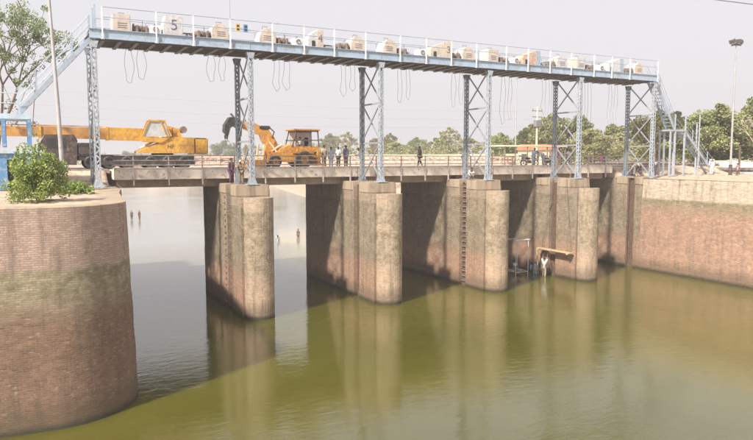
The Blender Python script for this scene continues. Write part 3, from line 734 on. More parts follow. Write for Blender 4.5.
# ------------------------------------------------------------------ vegetation
def leaf_cloud(mb, c, rad, n, size, rr, flat=.8, hollow=.35):
    for _ in range(n):
        while True:
            p = Vector((rr.uniform(-1, 1), rr.uniform(-1, 1), rr.uniform(-1, 1)))
            if hollow < p.length < 1: break
        q = Vector((c[0]+p.x*rad, c[1]+p.y*rad, c[2]+p.z*rad*flat))
        a = Vector((rr.gauss(0, 1), rr.gauss(0, 1), rr.gauss(0, 1))).normalized(); b = a.orthogonal().normalized()
        s = size*rr.uniform(.6, 1.4); x = a*s*.5; y = b*s*.32
        o = len(mb.v); mb.v += [tuple(q-x), tuple(q+y), tuple(q+x), tuple(q-y)]; mb.f.append((o, o+1, o+2, o+3)); mb.sm.append(False)
def tree_proto(name, seed, h, wd, nleaf, lsize, lmat, bark='bark', clumps=60, crad=.16, base=.22, gap=.5):
    rr = random.Random(seed); root = empty(name, (0, 0, -50))
    tr = MB(); cr = MB()
    th = h*base*1.3
    lean = (rr.uniform(-.06, .06)*h, rr.uniform(-.06, .06)*h)
    tr.tube([(0, 0, -.3), (lean[0]*.3, lean[1]*.3, th*.5), (lean[0]*.6, lean[1]*.6, th), (lean[0], lean[1], h*.72)], [h*.03, h*.024, h*.018, h*.005], 8)
    for k in range(9):
        a = rr.uniform(0, 6.28); z0 = th*rr.uniform(.7, 1.5); L = wd*.5*rr.uniform(.5, .95)
        p0 = Vector((lean[0]*.6, lean[1]*.6, min(z0, h*.65))); p2 = p0+Vector((math.cos(a)*L, math.sin(a)*L, h*rr.uniform(.15, .4))); p1 = (p0+p2)/2+Vector((0, 0, -h*.03))
        tr.tube([p0, p1, p2], [h*.011, h*.007, h*.003], 6)
    for k in range(clumps):
        a = rr.uniform(0, 6.28); zz = rr.random(); prof = math.sin(math.pi*min(1, max(0.06, zz*.88+.14)))**.6
        rad = wd*.5*prof*math.sqrt(rr.uniform(.12, 1))*(.78+.22*math.sin(a*3+seed))
        c = (lean[0]+math.cos(a)*rad, lean[1]+math.sin(a)*rad, h*(base+.04)+zz*h*(.96-base)*(1-.10*rr.random()))
        cc = crad*h*rr.uniform(.5, 1.25)*(1-.35*zz)
        leaf_cloud(cr, c, cc, int(nleaf/clumps), lsize, rr, .7, .2)
    tr.build('trunk', bark, root); cr.build('crown', lmat, root, fix=False)
    return root
protos = {
 'a': tree_proto('broadleaf_tree', 1, 9, 10, 9000, .36, 'leaf', clumps=64, crad=.15),
 'b': tree_proto('broadleaf_tree', 2, 8, 11, 8500, .36, 'leaf', clumps=56, crad=.15, base=.2),
 'c': tree_proto('dusty_tree', 3, 8, 9.5, 7500, .36, 'leaf_dry', clumps=50, crad=.15, base=.18),
 'd': tree_proto('tall_tree', 4, 11, 8.5, 9000, .36, 'leaf', clumps=64, crad=.12, base=.2),
 'e': tree_proto('feathery_tree', 5, 8.5, 8, 4200, .30, 'leaf_dry', clumps=60, crad=.11, base=.25)}
used = set()
TL = [ # kind, u, v, base, scale, rz, label
 ('c', 57, 398, 5, 1.5, .3, 'faintest hazy tree far behind the yellow crane boom'),
 ('c', 74, 375, 5, 1.3, 1.3, 'faint hazy tree behind the crane driver cab'),
 ('b', 86, 337, 5, 1.7, 2.1, 'pale hazy tree just right of the yellow crane body'),
 ('a', 90, 301, 5, 1.6, 3.3, 'hazy tree behind the black bucket of the digger'),
 ('b', 96, 276, 6, 1.4, 4.0, 'hazy tree low behind the digger arm'),
 ('c', 105, 259, 7, 1.4, .9, 'hazy dusty tree behind the digger cab'),
 ('b', 110, 234, 8.5, 1.3, 2.2, 'hazy tree behind the right side of the digger'),
 ('a', 106, 202, 9.8, 1.2, 5.2, 'hazy tree above the white-shirted people by the digger'),
 ('e', 104, 181, 9.8, 1.3, 1.0, 'hazy thin tree above the person in blue'),
 ('c', 110, 168, 9.8, 1.2, 1.9, 'dusty tree just left of the third tower'),
 ('b', 94.6, 129, 9.8, .9, .2, 'round green tree just right of the third tower'),
 ('e', 99, 140, 9.8, 1.15, 2.7, 'tall wispy tree right of the round green tree'),
 ('a', 105, 135, 9.8, 1.0, 3.6, 'green hazy tree above the walking man in dark clothes'),
 ('b', 117, 140, 9.8, 1.1, 4.4, 'green hazy tree right of the walking man in dark clothes'),
 ('e', 120, 139, 9.8, 1.3, 5.0, 'bare dusty tree left of the fourth tower'),
 ('c', 121, 128, 9.8, 1.1, .7, 'dusty tree behind the fourth tower'),
 ('a', 78, 58.9, 9.8, .78, 1.5, 'round bright green tree just right of the fourth tower'),
 ('b', 80, 54, 9.8, .66, 2.5, 'low green tree left of the cream house'),
 ('b', 89.9, 64, 9.8, 1.0, 3.5, 'broad green tree behind the cream house'),
 ('a', 83, 50.6, 9.8, 1.0, 4.5, 'tall green tree right behind the power pole'),
 ('d', 86, 46, 9.8, .9, 5.5, 'tall green tree left of the fifth tower'),
 ('c', 78.4, 36, 9.8, .85, .4, 'dusty green tree just right of the fifth tower'),
 ('b', 93.7, 45, 9.8, .95, 1.1, 'low green tree midway between the last two towers'),
 ('b', 93.8, 39, 9.8, .92, 5.1, 'green tree just left of the sixth tower'),
 ('a', 75.3, 20.8, 9.8, 0.96, 2.1, 'dense green tree directly behind the sixth tower'),
 ('a', 90, 29.9, 9.8, 1.02, 3.0, 'dense green tree behind the right stair'),
 ('c', 88.4, 25, 9.8, .8, 4.1, 'dusty low tree behind the stair landing'),
 ('b', 77, 14.2, 9.8, 1.02, 4.9, 'green tree right of the stair landing'),
 ('a', 74.2, 10, 9.8, 1.04, 5.9, 'large green tree behind the floodlight mast'),
 ('b', 79.2, 8.2, 9.8, 1.12, .8, 'large green tree behind the bare branches at the right edge'),
 ('d', 87.4, 14.3, 9.8, 1.02, 1.7, 'tallest green tree at the right edge'),
 ('a', 84.7, 9, 9.8, 1.2, 2.6, 'green tree partly cut off by the right edge'),
 ('b', 93, 11, 9.8, 1.1, 3.9, 'green tree just beyond the right edge')]
for k, u, v, b, s, rz, lb in TL:
    pr_ = protos[k]; t = pr_ if k not in used else copy_tree(pr_); used.add(k)
    t.location = (u, v, b-.3); t.scale = (s*(1+.15*math.sin(u)), s, s*(1+.1*math.cos(v))); t.rotation_euler = (0, 0, rz); tag(t, lb, 'tree', 'trees across the background')
wd_ = MB(); rr = random.Random(77)
def wood_band(pts, n, hgt, base, spread, size, per):
    for _ in range(n):
        i = rr.randrange(len(pts)-1); t = rr.random(); (a, b), (c, d) = pts[i], pts[i+1]
        leaf_cloud(wd_, (a+(c-a)*t+rr.uniform(-spread, spread), b+(d-b)*t+rr.uniform(-spread, spread), base+hgt*rr.random()**1.3), rr.uniform(.9, 1.9), per, size, rr, .8, .1)
wood_band([(64, 124), (84, 90), (92, 64), (88, 44), (84, 22), (90, 8), (112, -4)], 700, 5.0, 9.6, 4.5, .38, 40)
tag(wd_.build('undergrowth', 'leaf_dry', fix=False), kind='stuff')
wd_ = MB()
wood_band([(-60, 430), (20, 425), (60, 405), (90, 345), (104, 290), (122, 240), (118, 200), (120, 150)], 620, 7.5, 6, 9, .7, 36)
tag(wd_.build('far_woodland', 'leaf_dry', fix=False), kind='stuff')
# bare tree at right
bt = empty('bare_tree', (67, 1.0, 9.6), 'bare pale branching tree right of the floodlight mast', 'tree'); rr = random.Random(5)
tr = MB(); tr.tube([(0, 0, 0), (.1, 0, 1.7), (-.1, 0, 3)], [.2, .16, .12], 8); tr.build('trunk', 'barkpale', bt)
tr = MB()
def br(p, d, L, r, k):
    q = p+d*L; tr.tube([p, (p+q)/2+Vector((rr.uniform(-.1, .1), 0, .05)), q], [r, r*.8, r*.6], 6)
    if k:
        for _ in range(rr.choice((2, 3))):
            br(q, (d+Vector((rr.uniform(-.8, .8), rr.uniform(-.8, .8), rr.uniform(-.1, .6)))).normalized(), L*rr.uniform(.6, .85), r*.6, k-1)
for dx in (-.7, .1, .8): br(Vector((-.1, 0, 2.9)), Vector((dx, .2, 1)).normalized(), 1.3, .09, 3)
tr.build('branches', 'barkpale', bt)

# tree at the left with round clumps
lt = empty('sparse_tree', (-5.2, 8.5, 9.4), 'tall sparse tree with round grey green leaf clumps at the left edge', 'tree'); rr = random.Random(21)
tr = MB(); cr = MB()
tips = []
def limb(p, d, L, r, k):
    q = p+d*L; mid = (p+q)/2+Vector((rr.uniform(-.2, .2), rr.uniform(-.2, .2), rr.uniform(0, .15)))
    tr.tube([p, mid, q], [r, r*.8, r*.62], 6, False)
    if k:
        for _ in range(3): limb(q, (d+Vector((rr.uniform(-.8, .8), rr.uniform(-.8, .8), rr.uniform(-.35, .5)))).normalized(), L*rr.uniform(.6, .85), r*.58, k-1)
    if k < 3: tips.append(q)
tr.tube([(0, 0, 0), (-.2, 0, 2.0), (.1, .1, 3.8)], [.22, .18, .15], 10)
for d in ((-.8, 0, 1), (-.2, .5, 1.3), (.55, -.2, 1.35), (.15, .2, 1.6)): limb(Vector((.1, .1, 3.7)), Vector(d).normalized(), 3.2, .11, 3)
base_tips = list(tips)
for _ in range(60):
    q = Vector((rr.uniform(-4, 2.2), rr.uniform(-2, 2), rr.uniform(3.2, 13.5))); p = min(base_tips, key=lambda a: (a-q).length)
    tr.tube([p, (p+q)/2+Vector((0, 0, .15)), q], [.03, .02, .01], 5, False); tips.append(q)
tr.build('trunk', 'bark', lt)
for q in tips:
    if rr.random() < .85: leaf_cloud(cr, q, rr.uniform(.28, .6), 75, .15, rr, .8, .1)
cr.build('crown', 'leaf_grey', lt, fix=False)

def bush(name, loc, h, wd, n, size, mat, lb, seed):
    rr = random.Random(seed); root = empty(name, loc, lb, 'bush'); st = MB(); lf = MB()
    for k in range(26):
        a = rr.uniform(0, 6.28); L = rr.uniform(.3, 1)*wd*.45; z = h*rr.uniform(.45, .95)*(1-.35*L/(wd*.45))
        p = Vector((math.cos(a)*L, math.sin(a)*L, z)); st.tube([(0, 0, 0), (p.x*.35, p.y*.35, z*.6), p], [.03, .02, .008], 5, False)
        for j in range(4):
            q = p*rr.uniform(.55, 1.05); leaf_cloud(lf, (q.x, q.y, max(.1, q.z)), h*rr.uniform(.08, .18), n//104, size, rr, .9, .1)
    for k in range(34):      # skirts near the ground and upright shoots
        a = rr.uniform(0, 6.28); L = rr.uniform(.5, 1)*wd*.46; leaf_cloud(lf, (math.cos(a)*L, math.sin(a)*L, h*rr.uniform(.06, .35)), h*.12, n//120, size, rr, .8, .1)
    for k in range(22):
        a = rr.uniform(0, 6.28); L = rr.uniform(0, .8)*wd*.42; z = h*rr.uniform(.75, 1.02)*(1-.4*(L/(wd*.42))**2)
        for j in range(9): leaf_cloud(lf, (math.cos(a)*L*(1+j*.03), math.sin(a)*L*(1+j*.03), z-j*.06), .05, 4, size, rr, 1, 0)
    st.build('stem', 'bark', root); lf.build('foliage', mat, root, fix=False); return root
bush('shrub', (-3.4, -11.6, 9.3), 2.7, 2.7, 9000, .105, 'leaf_bush', 'big bright green leafy shrub on top of the left abutment', 3)
bush('shrub', (-1.5, -5.4, 9.3), .75, 2.3, 4500, .10, 'leaf_bush', 'low green shrub spreading at the foot of the leaning pole', 4)

# ------------------------------------------------------------------ right bank: wall, house, clutter
bw = empty('boundary_wall', (70, 60, 9.8), 'long cream boundary wall across the far bank behind the bridge', 'wall')
pts = [(54, 118), (60.2, 102.4), (75.9, 82.7), (78, 58.9), (72.5, 47)]
for (a, b), (c, d) in zip(pts, pts[1:]):
    m = MB(); m.bar((a-70, b-60, .8), (c-70, d-60, .8), .25, 2.6); m.build('wall_length', 'cream', bw)
    m = MB(); m.bar((a-70, b-60, 2.15), (c-70, d-60, 2.15), .35, .1); m.build('coping', 'cream', bw)
hs = empty('house', (70.8, 40, 9.6), 'small cream house with orange roof beyond the bridge, left of the fifth tower', 'house', rz=R(-62))
MB().box(-2.6, 2.6, -2.5, 2.5, 0, 2.9).build('wall', 'cream', hs)
MB().prism([(-2.9, 2.9), (2.9, 2.9), (2.1, 3.8), (-2.1, 3.8)], -2.9, 2.9).build('roof', 'tile', hs)
for x in (-1.5, .5):
    f = MB().box(x-.45, x+.45, -2.56, -2.503, 1.3, 2.3).build('window', 'shade', hs); MB().box(x-.03, x+.03, -2.60, -2.563, 1.3, 2.3).box(x-.5, x+.5, -2.62, -2.563, 1.2, 1.297).build('frame', 'wood', f)
MB().box(1.5, 2.2, -2.56, -2.503, 0.02, 2.1).build('door', 'rust', hs)
for i, (u, v, L, r, lb) in enumerate(((58, 9.5, 9, .28, 'long dark rusty pipe lying behind the right stair'), (66, 3.6, 10, .25, 'long dark pipe lying behind the floodlight mast'),
                                  (61, 6.0, 8, .16, 'thin rusty pipe lying behind the person in white'))):
    t = empty('steel_pipe', (u, v, height(u, v)+r), lb, 'pipe', 'pipes lying on the right bank', R(-58))
    MB().tube([(-L/2, 0, 0), (L/2, 0, 0)], r, 14, False).build('barrel', 'maroon', t)
    for s in (-1, 1): MB().ring((s*L/2, 0, 0), r*.8, r*1.15, .12, 'x', 16).build('flange', 'rust', t)
t = empty('block_wall', (69.5, 2, 9.55), 'low whitewashed block wall at the right edge', 'wall', rz=R(-55))
MB().bevbox(-4.5, 5, -.2, .2, -.1, 1.3, .03).build('masonry', 'white', t); MB().bevbox(-4.6, 5.1, -.26, .26, 1.303, 1.4, .02).build('coping', 'cream', t)
t = empty('notice_board', (66, -3.2, 9.5), 'small blue-white notice board on a post at the right edge', 'sign', rz=R(-30))
MB().tube([(0, 0, 0), (0, 0, 2.0)], .06, 8).build('post', 'rust', t); MB().bevbox(-.35, .35, -.08, -.04, 1.3, 2.3, .01).build('board', 'c_ltblue', t)
t = empty('shade_awning', (49.5, 17.5, 10.4), 'low awning of cream sheet on brown posts beyond the end of the bridge', 'awning')
MB().bevbox(-5, 4.5, -1.5, 1.5, 2.15, 2.3, .02).build('roof_sheet', 'cream', t)
for x in (-4.8, -1.5, 1.5, 4.3): MB().box(x-.06, x+.06, -1.4, -1.28, 0, 2.147).build('post', 'rust', t)
t = empty('road_gate', (47.3, 5.2, 10.45), 'brown pipe barrier gate at the right end of the bridge', 'gate')
for x in (0, 1.6): MB().box(x-.06, x+.06, -.06, .06, 0, 1.7).build('post', 'rust', t)
for z in (.5, 1.0, 1.6): MB().box(.063, 1.537, -.03, .03, z, z+.07).build('rail', 'rust', t)
t = empty('pink_cloth', (46.5, 3.72, 10.6), 'bright pink cloth hung over the bridge railing', 'cloth')
m = MB()
for i in range(9):
    for j in range(8): m.v.append((i*.1, -.03-.03*math.sin(i*1.1)*(j/7)-.02, .85-j*.11))
for i in range(8):
    for j in range(7): a = i*8+j; m.f.append((a, a+8, a+9, a+1)); m.sm.append(True)
t.scale = (.45, 1, .6); t.location.z = 10.95; o = m.build('drape', 'pink', t); sm_ = o.modifiers.new('thickness', 'SOLIDIFY'); sm_.thickness = .01

# rubble: stones on both banks
def stones(name, n, area, seed, s0, s1, mat, zf):
    rr = random.Random(seed); m = MB()
    ico = bmesh.new(); bmesh.ops.create_icosphere(ico, subdivisions=1, radius=1); V = [v.co.copy() for v in ico.verts]; F = [[v.index for v in f.verts] for f in ico.faces]; ico.free()
    for _ in range(n):
        u, v = rr.uniform(*area[0]), rr.uniform(*area[1]); s = rr.uniform(s0, s1)*rr.uniform(.5, 1); z = zf(u, v)
        m.add([(u+c.x*s*rr.uniform(.7, 1.2), v+c.y*s*rr.uniform(.7, 1.2), z+c.z*s*.6) for c in V], F)
    tag(m.build(name, mat, fix=False), kind='stuff')
stones('loose_stones', 500, ((49.8, 66), (-16, 3)), 3, .03, .16, 'dirt', height)
stones('loose_stones', 320, ((-7, .2), (-14.5, 3)), 4, .02, .11, 'dirt', height)
stones('rubble', 90, ((-1.2, 1.0), (1.2, 4.2)), 5, .1, .38, 'cap', lambda u, v: 9.35+.35*math.exp(-((u)**2+(v-3)**2)/1.2))
stones('gravel', 260, ((50, 75), (3, 12)), 8, .05, .2, 'cap', height)

# ------------------------------------------------------------------ vehicles
def wheel(root, x, z, r, ys, hub='jcb', wd=.35, tm='tyre'):
    for y in ys:
        t = MB().ring((x, y, z), r*.58, r, wd, 'y', 24).build('tyre', tm, None); wh = empty('wheel', (0, 0, 0)); wh.parent = root; t.parent = wh
        m = MB(); m.disc((x, y, z), r*.6, wd*.6, 18); m.build('rim', hub, wh)
        m = MB(); m.disc((x, y, z), r*.2, wd*.9, 12); m.build('hub', 'rust', wh)
ck = empty('mobile_crane', (2, 8.2, 10.46), 'yellow mobile crane with long boom lowered to the left, parked on the bridge', 'crane')
def CB(nm, mt, mb, par=None): o = mb.build(nm, mt, par or ck); return o
y0, y1 = -1.25, 1.25
CB('chassis', 'black', MB().box(-2.3, 5.7, y0, y1, .62, .95).box(-1.6, 5.6, y0+.3, y1-.3, .35, .617))
for x in range(5): CB('side_skirt', 'black', MB().bevbox(-.9+x*1.33, .40+x*1.33, y0-.08, y0-.03, .28+.0*x, .62, .01))
CB('deck_plate', 'black', MB().box(-2.4, 5.75, y0-.05, y1+.05, .953, 1.03))
for x in (-1.5, -.3, .95, 2.6, 3.8, 5.0): wheel(ck, x, .48, .48, (y0+.1, y1-.1), 'black', .35, 'black')
for x in (.2, 3.2): CB('tool_box', 'maroon', MB().bevbox(x-.25, x+.3, y0-.05, y0+.25, .2, .6, .03))
CB('carrier_cab', 'maroon', MB().prism([(-4.9, .3), (-2.45, .3), (-2.35, 2.0), (-2.55, 2.4), (-4.4, 2.4), (-4.95, 1.3)], y0, y1))
CB('windscreen', 'glass', MB().prism([(-4.97, 1.34), (-4.94, 1.30), (-4.43, 2.30), (-4.46, 2.33)], y0+.15, y1-.15))
CB('cab_window', 'shade', MB().box(-4.3, -3.1, y0-.02, y0-.003, 1.45, 2.15))
CB('equipment_box', 'maroon', MB().bevbox(-2.3, -.95, y0, y1, 1.04, 1.85, .03))
wheel(ck, -3.7, .48, .48, (y0+.1, y1-.1), 'black', .35, 'black')
CB('slew_ring', 'black', MB().disc((3.6, 0, 1.07), .8, .12, 20, 'z'))
CB('superstructure', 'yellow', MB().prism([(1.75, 1.14), (6.6, 1.14), (6.65, 2.28), (4.3, 2.36), (3.7, 2.1), (2.5, 1.62), (1.75, 1.3)], y0+.05, y1-.05))
CB('counterweight', 'yellow', MB().bevbox(5.75, 6.78, y0-.02, y1+.02, 1.1, 2.30, .07))
CB('cab_base', 'yellow', MB().prism([(2.0, 2.0), (3.3, 1.9), (4.0, 2.3), (1.95, 2.3)], y0-.04, y0+.85))
cf = MB()
for p, q in (((1.95, 2.3), (2.5, 3.5)), ((2.5, 3.5), (3.6, 3.5)), ((3.6, 3.5), (4.05, 2.4)), ((3.3, 3.5), (3.75, 2.35))):
    for y in (y0, y0+.85): cf.bar((p[0], y, p[1]), (q[0], y, q[1]), .09)
cf.box(2.45, 3.65, y0-.03, y0+.9, 3.5, 3.58)
CB('operator_cab', 'yellow', cf)
CB('cab_glass', 'glass', MB().prism([(2.05, 2.35), (3.95, 2.35), (3.55, 3.46), (2.52, 3.46)], y0+.03, y0+.045))
CB('boom_foot', 'yellow', MB().prism([(3.4, 2.2), (5.1, 2.35), (4.9, 3.0), (3.9, 3.25), (3.3, 2.9)], -.05, .55))
CB('boom_section', 'yellow', MB().prism([(-.2, 2.10), (4.6, 2.02), (4.6, 2.92), (-.2, 3.02)], -.1, .5))
CB('boom_section', 'boom', MB().prism([(-4.6, 2.22), (-.203, 2.14), (-.203, 2.97), (-4.6, 3.0)], -.05, .45))
CB('boom_section', 'boom', MB().prism([(-9.6, 2.32), (-4.603, 2.28), (-4.603, 2.95), (-9.6, 3.02)], 0, .4))
for x, mt in ((-.25, 'yellow'), (-4.65, 'yellow'), (-9.5, 'boom')):
    CB('boom_collar', mt, MB().box(x-.08, x+.08, -.13, .53, 2.06 if x > -1 else 2.18, 3.06))
CB('boom_head', 'boom', MB().disc((-9.8, .2, 2.6), .35, .3, 14))
CB('lift_cylinder', 'cream', MB().tube([(2.0, -.2, 1.5), (3.7, -.2, 2.45)], .09, 10))
CB('jib_stay', 'boom', MB().tube([(-8, .5, 3.1), (-.5, .5, 3.08)], .04, 6))
CB('winch_drum', 'rust', MB().disc((5.25, .3, 2.95), .26, .5, 16))
CB('winch_arm', 'rust', MB().bar((4.4, .3, 2.4), (5.3, .3, 2.95), .14, .16))
CB('exhaust', 'rust', MB().tube([(4.25, -.8, 2.4), (4.25, -.8, 3.05)], .04, 6))
text_mesh('HF', .42, 'maroon', ck, (4.0, y0+.04, 1.62), (R(90), 0, 0), name='lettering')
CB('stripe', 'boom', MB().box(4.55, 5.7, y0+.03, y0+.045, 1.72, 1.80))

# backhoe digger
jd = empty('backhoe_digger', (15, 8.3, 10.46), 'orange backhoe digger with folded arm and black bucket on the bridge', 'digger')
def JB(nm, mt, mb, par=None): return mb.build(nm, mt, par or jd)
y0, y1 = -1.05, 1.05
wheel(jd, 1.75, .68, .68, (y0, y1), 'jcb', .42); wheel(jd, -.75, .5, .5, (y0, y1), 'jcb', .35)
JB('chassis', 'jcb', MB().prism([(-1.3, .45), (3.0, .45), (3.1, 1.0), (2.2, 1.35), (.2, 1.4), (-1.2, 1.1)], y0+.3, y1-.3))
JB('bonnet', 'jcb', MB().prism([(.35, 1.0), (.9, 1.0), (.95, 1.95), (.4, 1.75), (-.2, 1.5), (-.4, 1.0)], y0+.25, y1-.25))
JB('mudguard', 'jcb', MB().prism([(1.0, 1.15), (2.6, 1.15), (2.5, 1.5), (1.2, 1.55)], y0-.12, y0+.35))
JB('cab_body', 'jcb', MB().prism([(.9, 1.4), (3.2, 1.4), (3.2, 1.75), (.8, 1.75)], y0+.2, y1-.2))
for y in (y0+.2, y1-.2):
    cf = MB()
    for a, b in (((.8, 1.7), (1.15, 3.0)), ((1.75, 1.7), (1.8, 3.0)), ((2.45, 1.7), (2.45, 3.0)), ((3.15, 1.7), (3.05, 3.0)), ((.85, 2.25), (3.1, 2.25)), ((1.1, 2.98), (3.1, 2.98))):
        cf.bar((a[0], y, a[1]), (b[0], y, b[1]), .085)
    JB('cab_frame', 'dark_steel', cf)
JB('cab_glass', 'glass', MB().box(1.2, 3.05, y1-.24, y1-.22, 1.8, 2.95))
JB('cab_seat', 'black', MB().bevbox(1.9, 2.4, -.3, .3, 1.45, 1.9, .05).bevbox(2.3, 2.45, -.3, .3, 1.9, 2.5, .04))
JB('cab_roof', 'jcb', MB().bevbox(.85, 3.25, y0+.05, y1-.05, 3.03, 3.17, .05))
JB('loader_bucket', 'jcb', MB().prism([(2.9, .15), (3.75, .15), (3.7, .3), (3.2, .35), (3.15, 1.1), (3.55, 1.25), (3.0, 1.3), (2.85, .9)], y0-.1, y1+.1))
JB('loader_arm', 'jcb', MB().bar((.6, y0+.05, 1.35), (3.0, y0+.05, .85), .12, .2))
JB('king_post', 'jcb', MB().prism([(-1.5, .5), (-.9, .5), (-.6, 1.7), (-.5, 2.3), (-1.0, 2.4), (-1.35, 1.6)], -.35, .35))
JB('boom', 'jcb', MB().prism([(-.7, .8), (.1, 1.3), (-.55, 2.5), (-1.15, 3.25), (-1.85, 3.1), (-1.55, 2.2)], -.22, .22))
JB('ram', 'cream', MB().tube([(-.3, -.3, 1.2), (-1.0, -.3, 2.1)], .09, 8))
JB('ram', 'cream', MB().tube([(.1, -.3, 1.9), (-.8, -.3, 1.35)], .07, 8))
JB('dipper_arm', 'boom', MB().prism([(-1.1, 2.5), (-1.1, 3.15), (-2.2, 3.6), (-3.5, 3.8), (-3.6, 3.35), (-2.2, 2.75)], -.18, .18))
JB('arm_head', 'black', MB().bevbox(-1.75, -.85, -.3, .3, 3.1, 3.38, .06)); JB('hose', 'black', MB().tube([(-.9, -.3, 3.2), (-.55, -.3, 2.9), (-.75, -.3, 2.4)], .05, 6))
JB('bucket', 'black', MB().prism([(-3.3, 2.5), (-3.25, 3.5), (-3.5, 3.95), (-4.2, 4.0), (-4.6, 3.4), (-4.65, 2.9), (-4.35, 2.55), (-4.2, 3.1), (-3.95, 3.35), (-3.6, 3.2)], -.4, .4))
for k in range(4): JB('bucket_tooth', 'black', MB().prism([(-4.5, 2.6), (-4.35, 2.6), (-4.45, 2.25)], -.38+k*.23, -.28+k*.23))
JB('bucket_link', 'rust', MB().bar((-3.7, 0, 3.9), (-4.05, 0, 4.3), .3, .1)); JB('hook', 'cream', MB().tube([(-4.3, 0, 2.5), (-4.35, 0, 2.2), (-4.25, 0, 2.05), (-4.15, 0, 2.15)], .04, 6))
for y in (-.7, .7):
    m = MB()
    for x in (-2.9, -2.3, -1.8): m.bar((x, y, .05), (x+.25, y, 2.0-.2*abs(x+2.3)), .09, .12)
    for z in (.5, 1.0, 1.5): m.bar((-2.85, y, z), (-1.7, y, z+.05), .08, .1)
    JB('stabiliser_frame', 'cream', m); JB('stabiliser_foot', 'jcb', MB().bevbox(-3.0, -1.6, y-.2, y+.2, .0, .6, .05))

# motorcycles and bicycles
def motorcycle(loc, rz, mat, lb):
    r = empty('motorcycle', loc, lb, 'motorcycle', 'parked motorcycles at the right', rz)
    for x in (-.62, .62):
        wh = MB().ring((x, 0, .3), .22, .3, .1, 'y', 20).build('wheel', 'tyre', r)
        m = MB(); m.disc((x, 0, .3), .05, .16, 8)
        for k in range(6): a = k*math.pi/3; m.bar((x, 0, .3), (x+.23*math.cos(a), 0, .3+.23*math.sin(a)), .015)
        m.build('spokes', 'steel', wh)
    MB().bar((-.55, 0, .35), (.1, 0, .4), .08).bar((.1, 0, .4), (.38, 0, .8), .06).build('frame', 'black', r)
    MB().bevbox(-.15, .18, -.13, .13, .3, .55, .05).build('engine', 'rust', r)
    MB().bevbox(-.05, .4, -.14, .14, .62, .84, .07).build('tank', mat, r); MB().bevbox(-.65, 0, -.13, .13, .7, .8, .04).build('seat', 'black', r)
    MB().prism([(-.85, .55), (-.5, .7), (-.35, .45), (-.6, .5)], -.1, .1).build('tail_fairing', mat, r)
    MB().bar((.62, .08, .3), (.4, .08, .95), .04).bar((.62, -.08, .3), (.4, -.08, .95), .04).build('fork', 'steel', r)
    MB().tube([(.32, -.33, .98), (.42, 0, .98), (.32, .33, .98)], .018, 6).build('handlebar', 'steel', r); MB().disc((.5, 0, .85), .09, .08, 12, 'x').build('headlight', 'white', r)
    MB().ring((.62, 0, .3), .32, .35, .11, 'y', 20).build('mudguard', mat, r) if mat == 'maroon' else None
    return r
motorcycle((41.2, 5.2, 10.47), R(20), 'white', 'white-tanked motorcycle on the bridge by the fifth tower'); motorcycle((39.6, 6.0, 10.47), R(160), 'maroon', 'maroon motorcycle on the bridge left of the fifth tower')
motorcycle((50.6, 3.3, 9.45), R(35), 'maroon', 'maroon motorcycle standing beneath the sixth tower'); motorcycle((52.2, 3.9, 9.6), R(60), 'black', 'black motorcycle between the sixth tower and the stair')
def bicycle(loc, rz, lb):
    r = empty('bicycle', loc, lb, 'bicycle', 'bicycles at the right end', rz)
    for x in (-.52, .52):
        wh = MB().ring((x, 0, .34), .31, .34, .03, 'y', 22).build('wheel', 'black', r); m = MB()
        for k in range(8): a = k*math.pi/4; m.bar((x, 0, .34), (x+.31*math.cos(a), 0, .34+.31*math.sin(a)), .006)
        m.build('spokes', 'steel', wh)
    m = MB()
    for a, b in (((-.52, .34), (-.18, .78)), ((-.52, .34), (0, .32)), ((0, .32), (-.18, .8)), ((0, .32), (.38, .78)), ((-.18, .78), (.38, .8)), ((.36, .92), (.52, .34))): m.bar((a[0], 0, a[1]), (b[0], 0, b[1]), .03)
    m.build('frame', 'black', r); MB().bevbox(-.3, -.05, -.07, .07, .86, .92, .02).build('saddle', 'black', r); MB().tube([(.3, -.26, .98), (.38, 0, .95), (.3, .26, .98)], .014, 6).build('handlebar', 'steel', r)
bicycle((48.0, 4.6, 10.47), R(15), 'bicycle standing at the end of the bridge by the pipe gate'); bicycle((51.3, 2.0, 9.5), R(-30), 'bicycle under the sixth tower in front of the motorcycles'); bicycle((37.6, 4.9, 10.6), R(5), 'bicycle leaning on the railing left of the fifth tower')

# ------------------------------------------------------------------ people
J0 = dict(pelvis=(0, 0, .93), waist=(0, 0, 1.08), chest=(.01, 0, 1.28), neck=(.0, 0, 1.46), jaw=(.02, 0, 1.54), head=(.02, 0, 1.62), crown=(0, 0, 1.69),
          ls=(0, .17, 1.40), rs=(0, -.17, 1.40), le=(-.02, .22, 1.13), re=(-.02, -.22, 1.13), lw=(.05, .23, .88), rw=(.05, -.23, .88), lp=(.07, .23, .80), rp=(.07, -.23, .80),
          lh=(0, .09, .88), rh=(0, -.09, .88), lk=(.02, .1, .48), rk=(.02, -.1, .48), la=(-.02, .1, .08), ra=(-.02, -.1, .08), lt=(.14, .11, .03), rt=(.14, -.11, .03))
RAD = dict(pelvis=(.145, .11), waist=(.13, .095), chest=(.155, .11), neck=(.055, .055), jaw=(.07, .075), head=(.08, .10), crown=(.055, .07), ls=.07, rs=.07, le=.045, re=.045, lw=.03, rw=.03, lp=(.022, .04), rp=(.022, .04),
           lh=.095, rh=.095, lk=.06, rk=.06, la=.04, ra=.04, lt=.035, rt=.035)
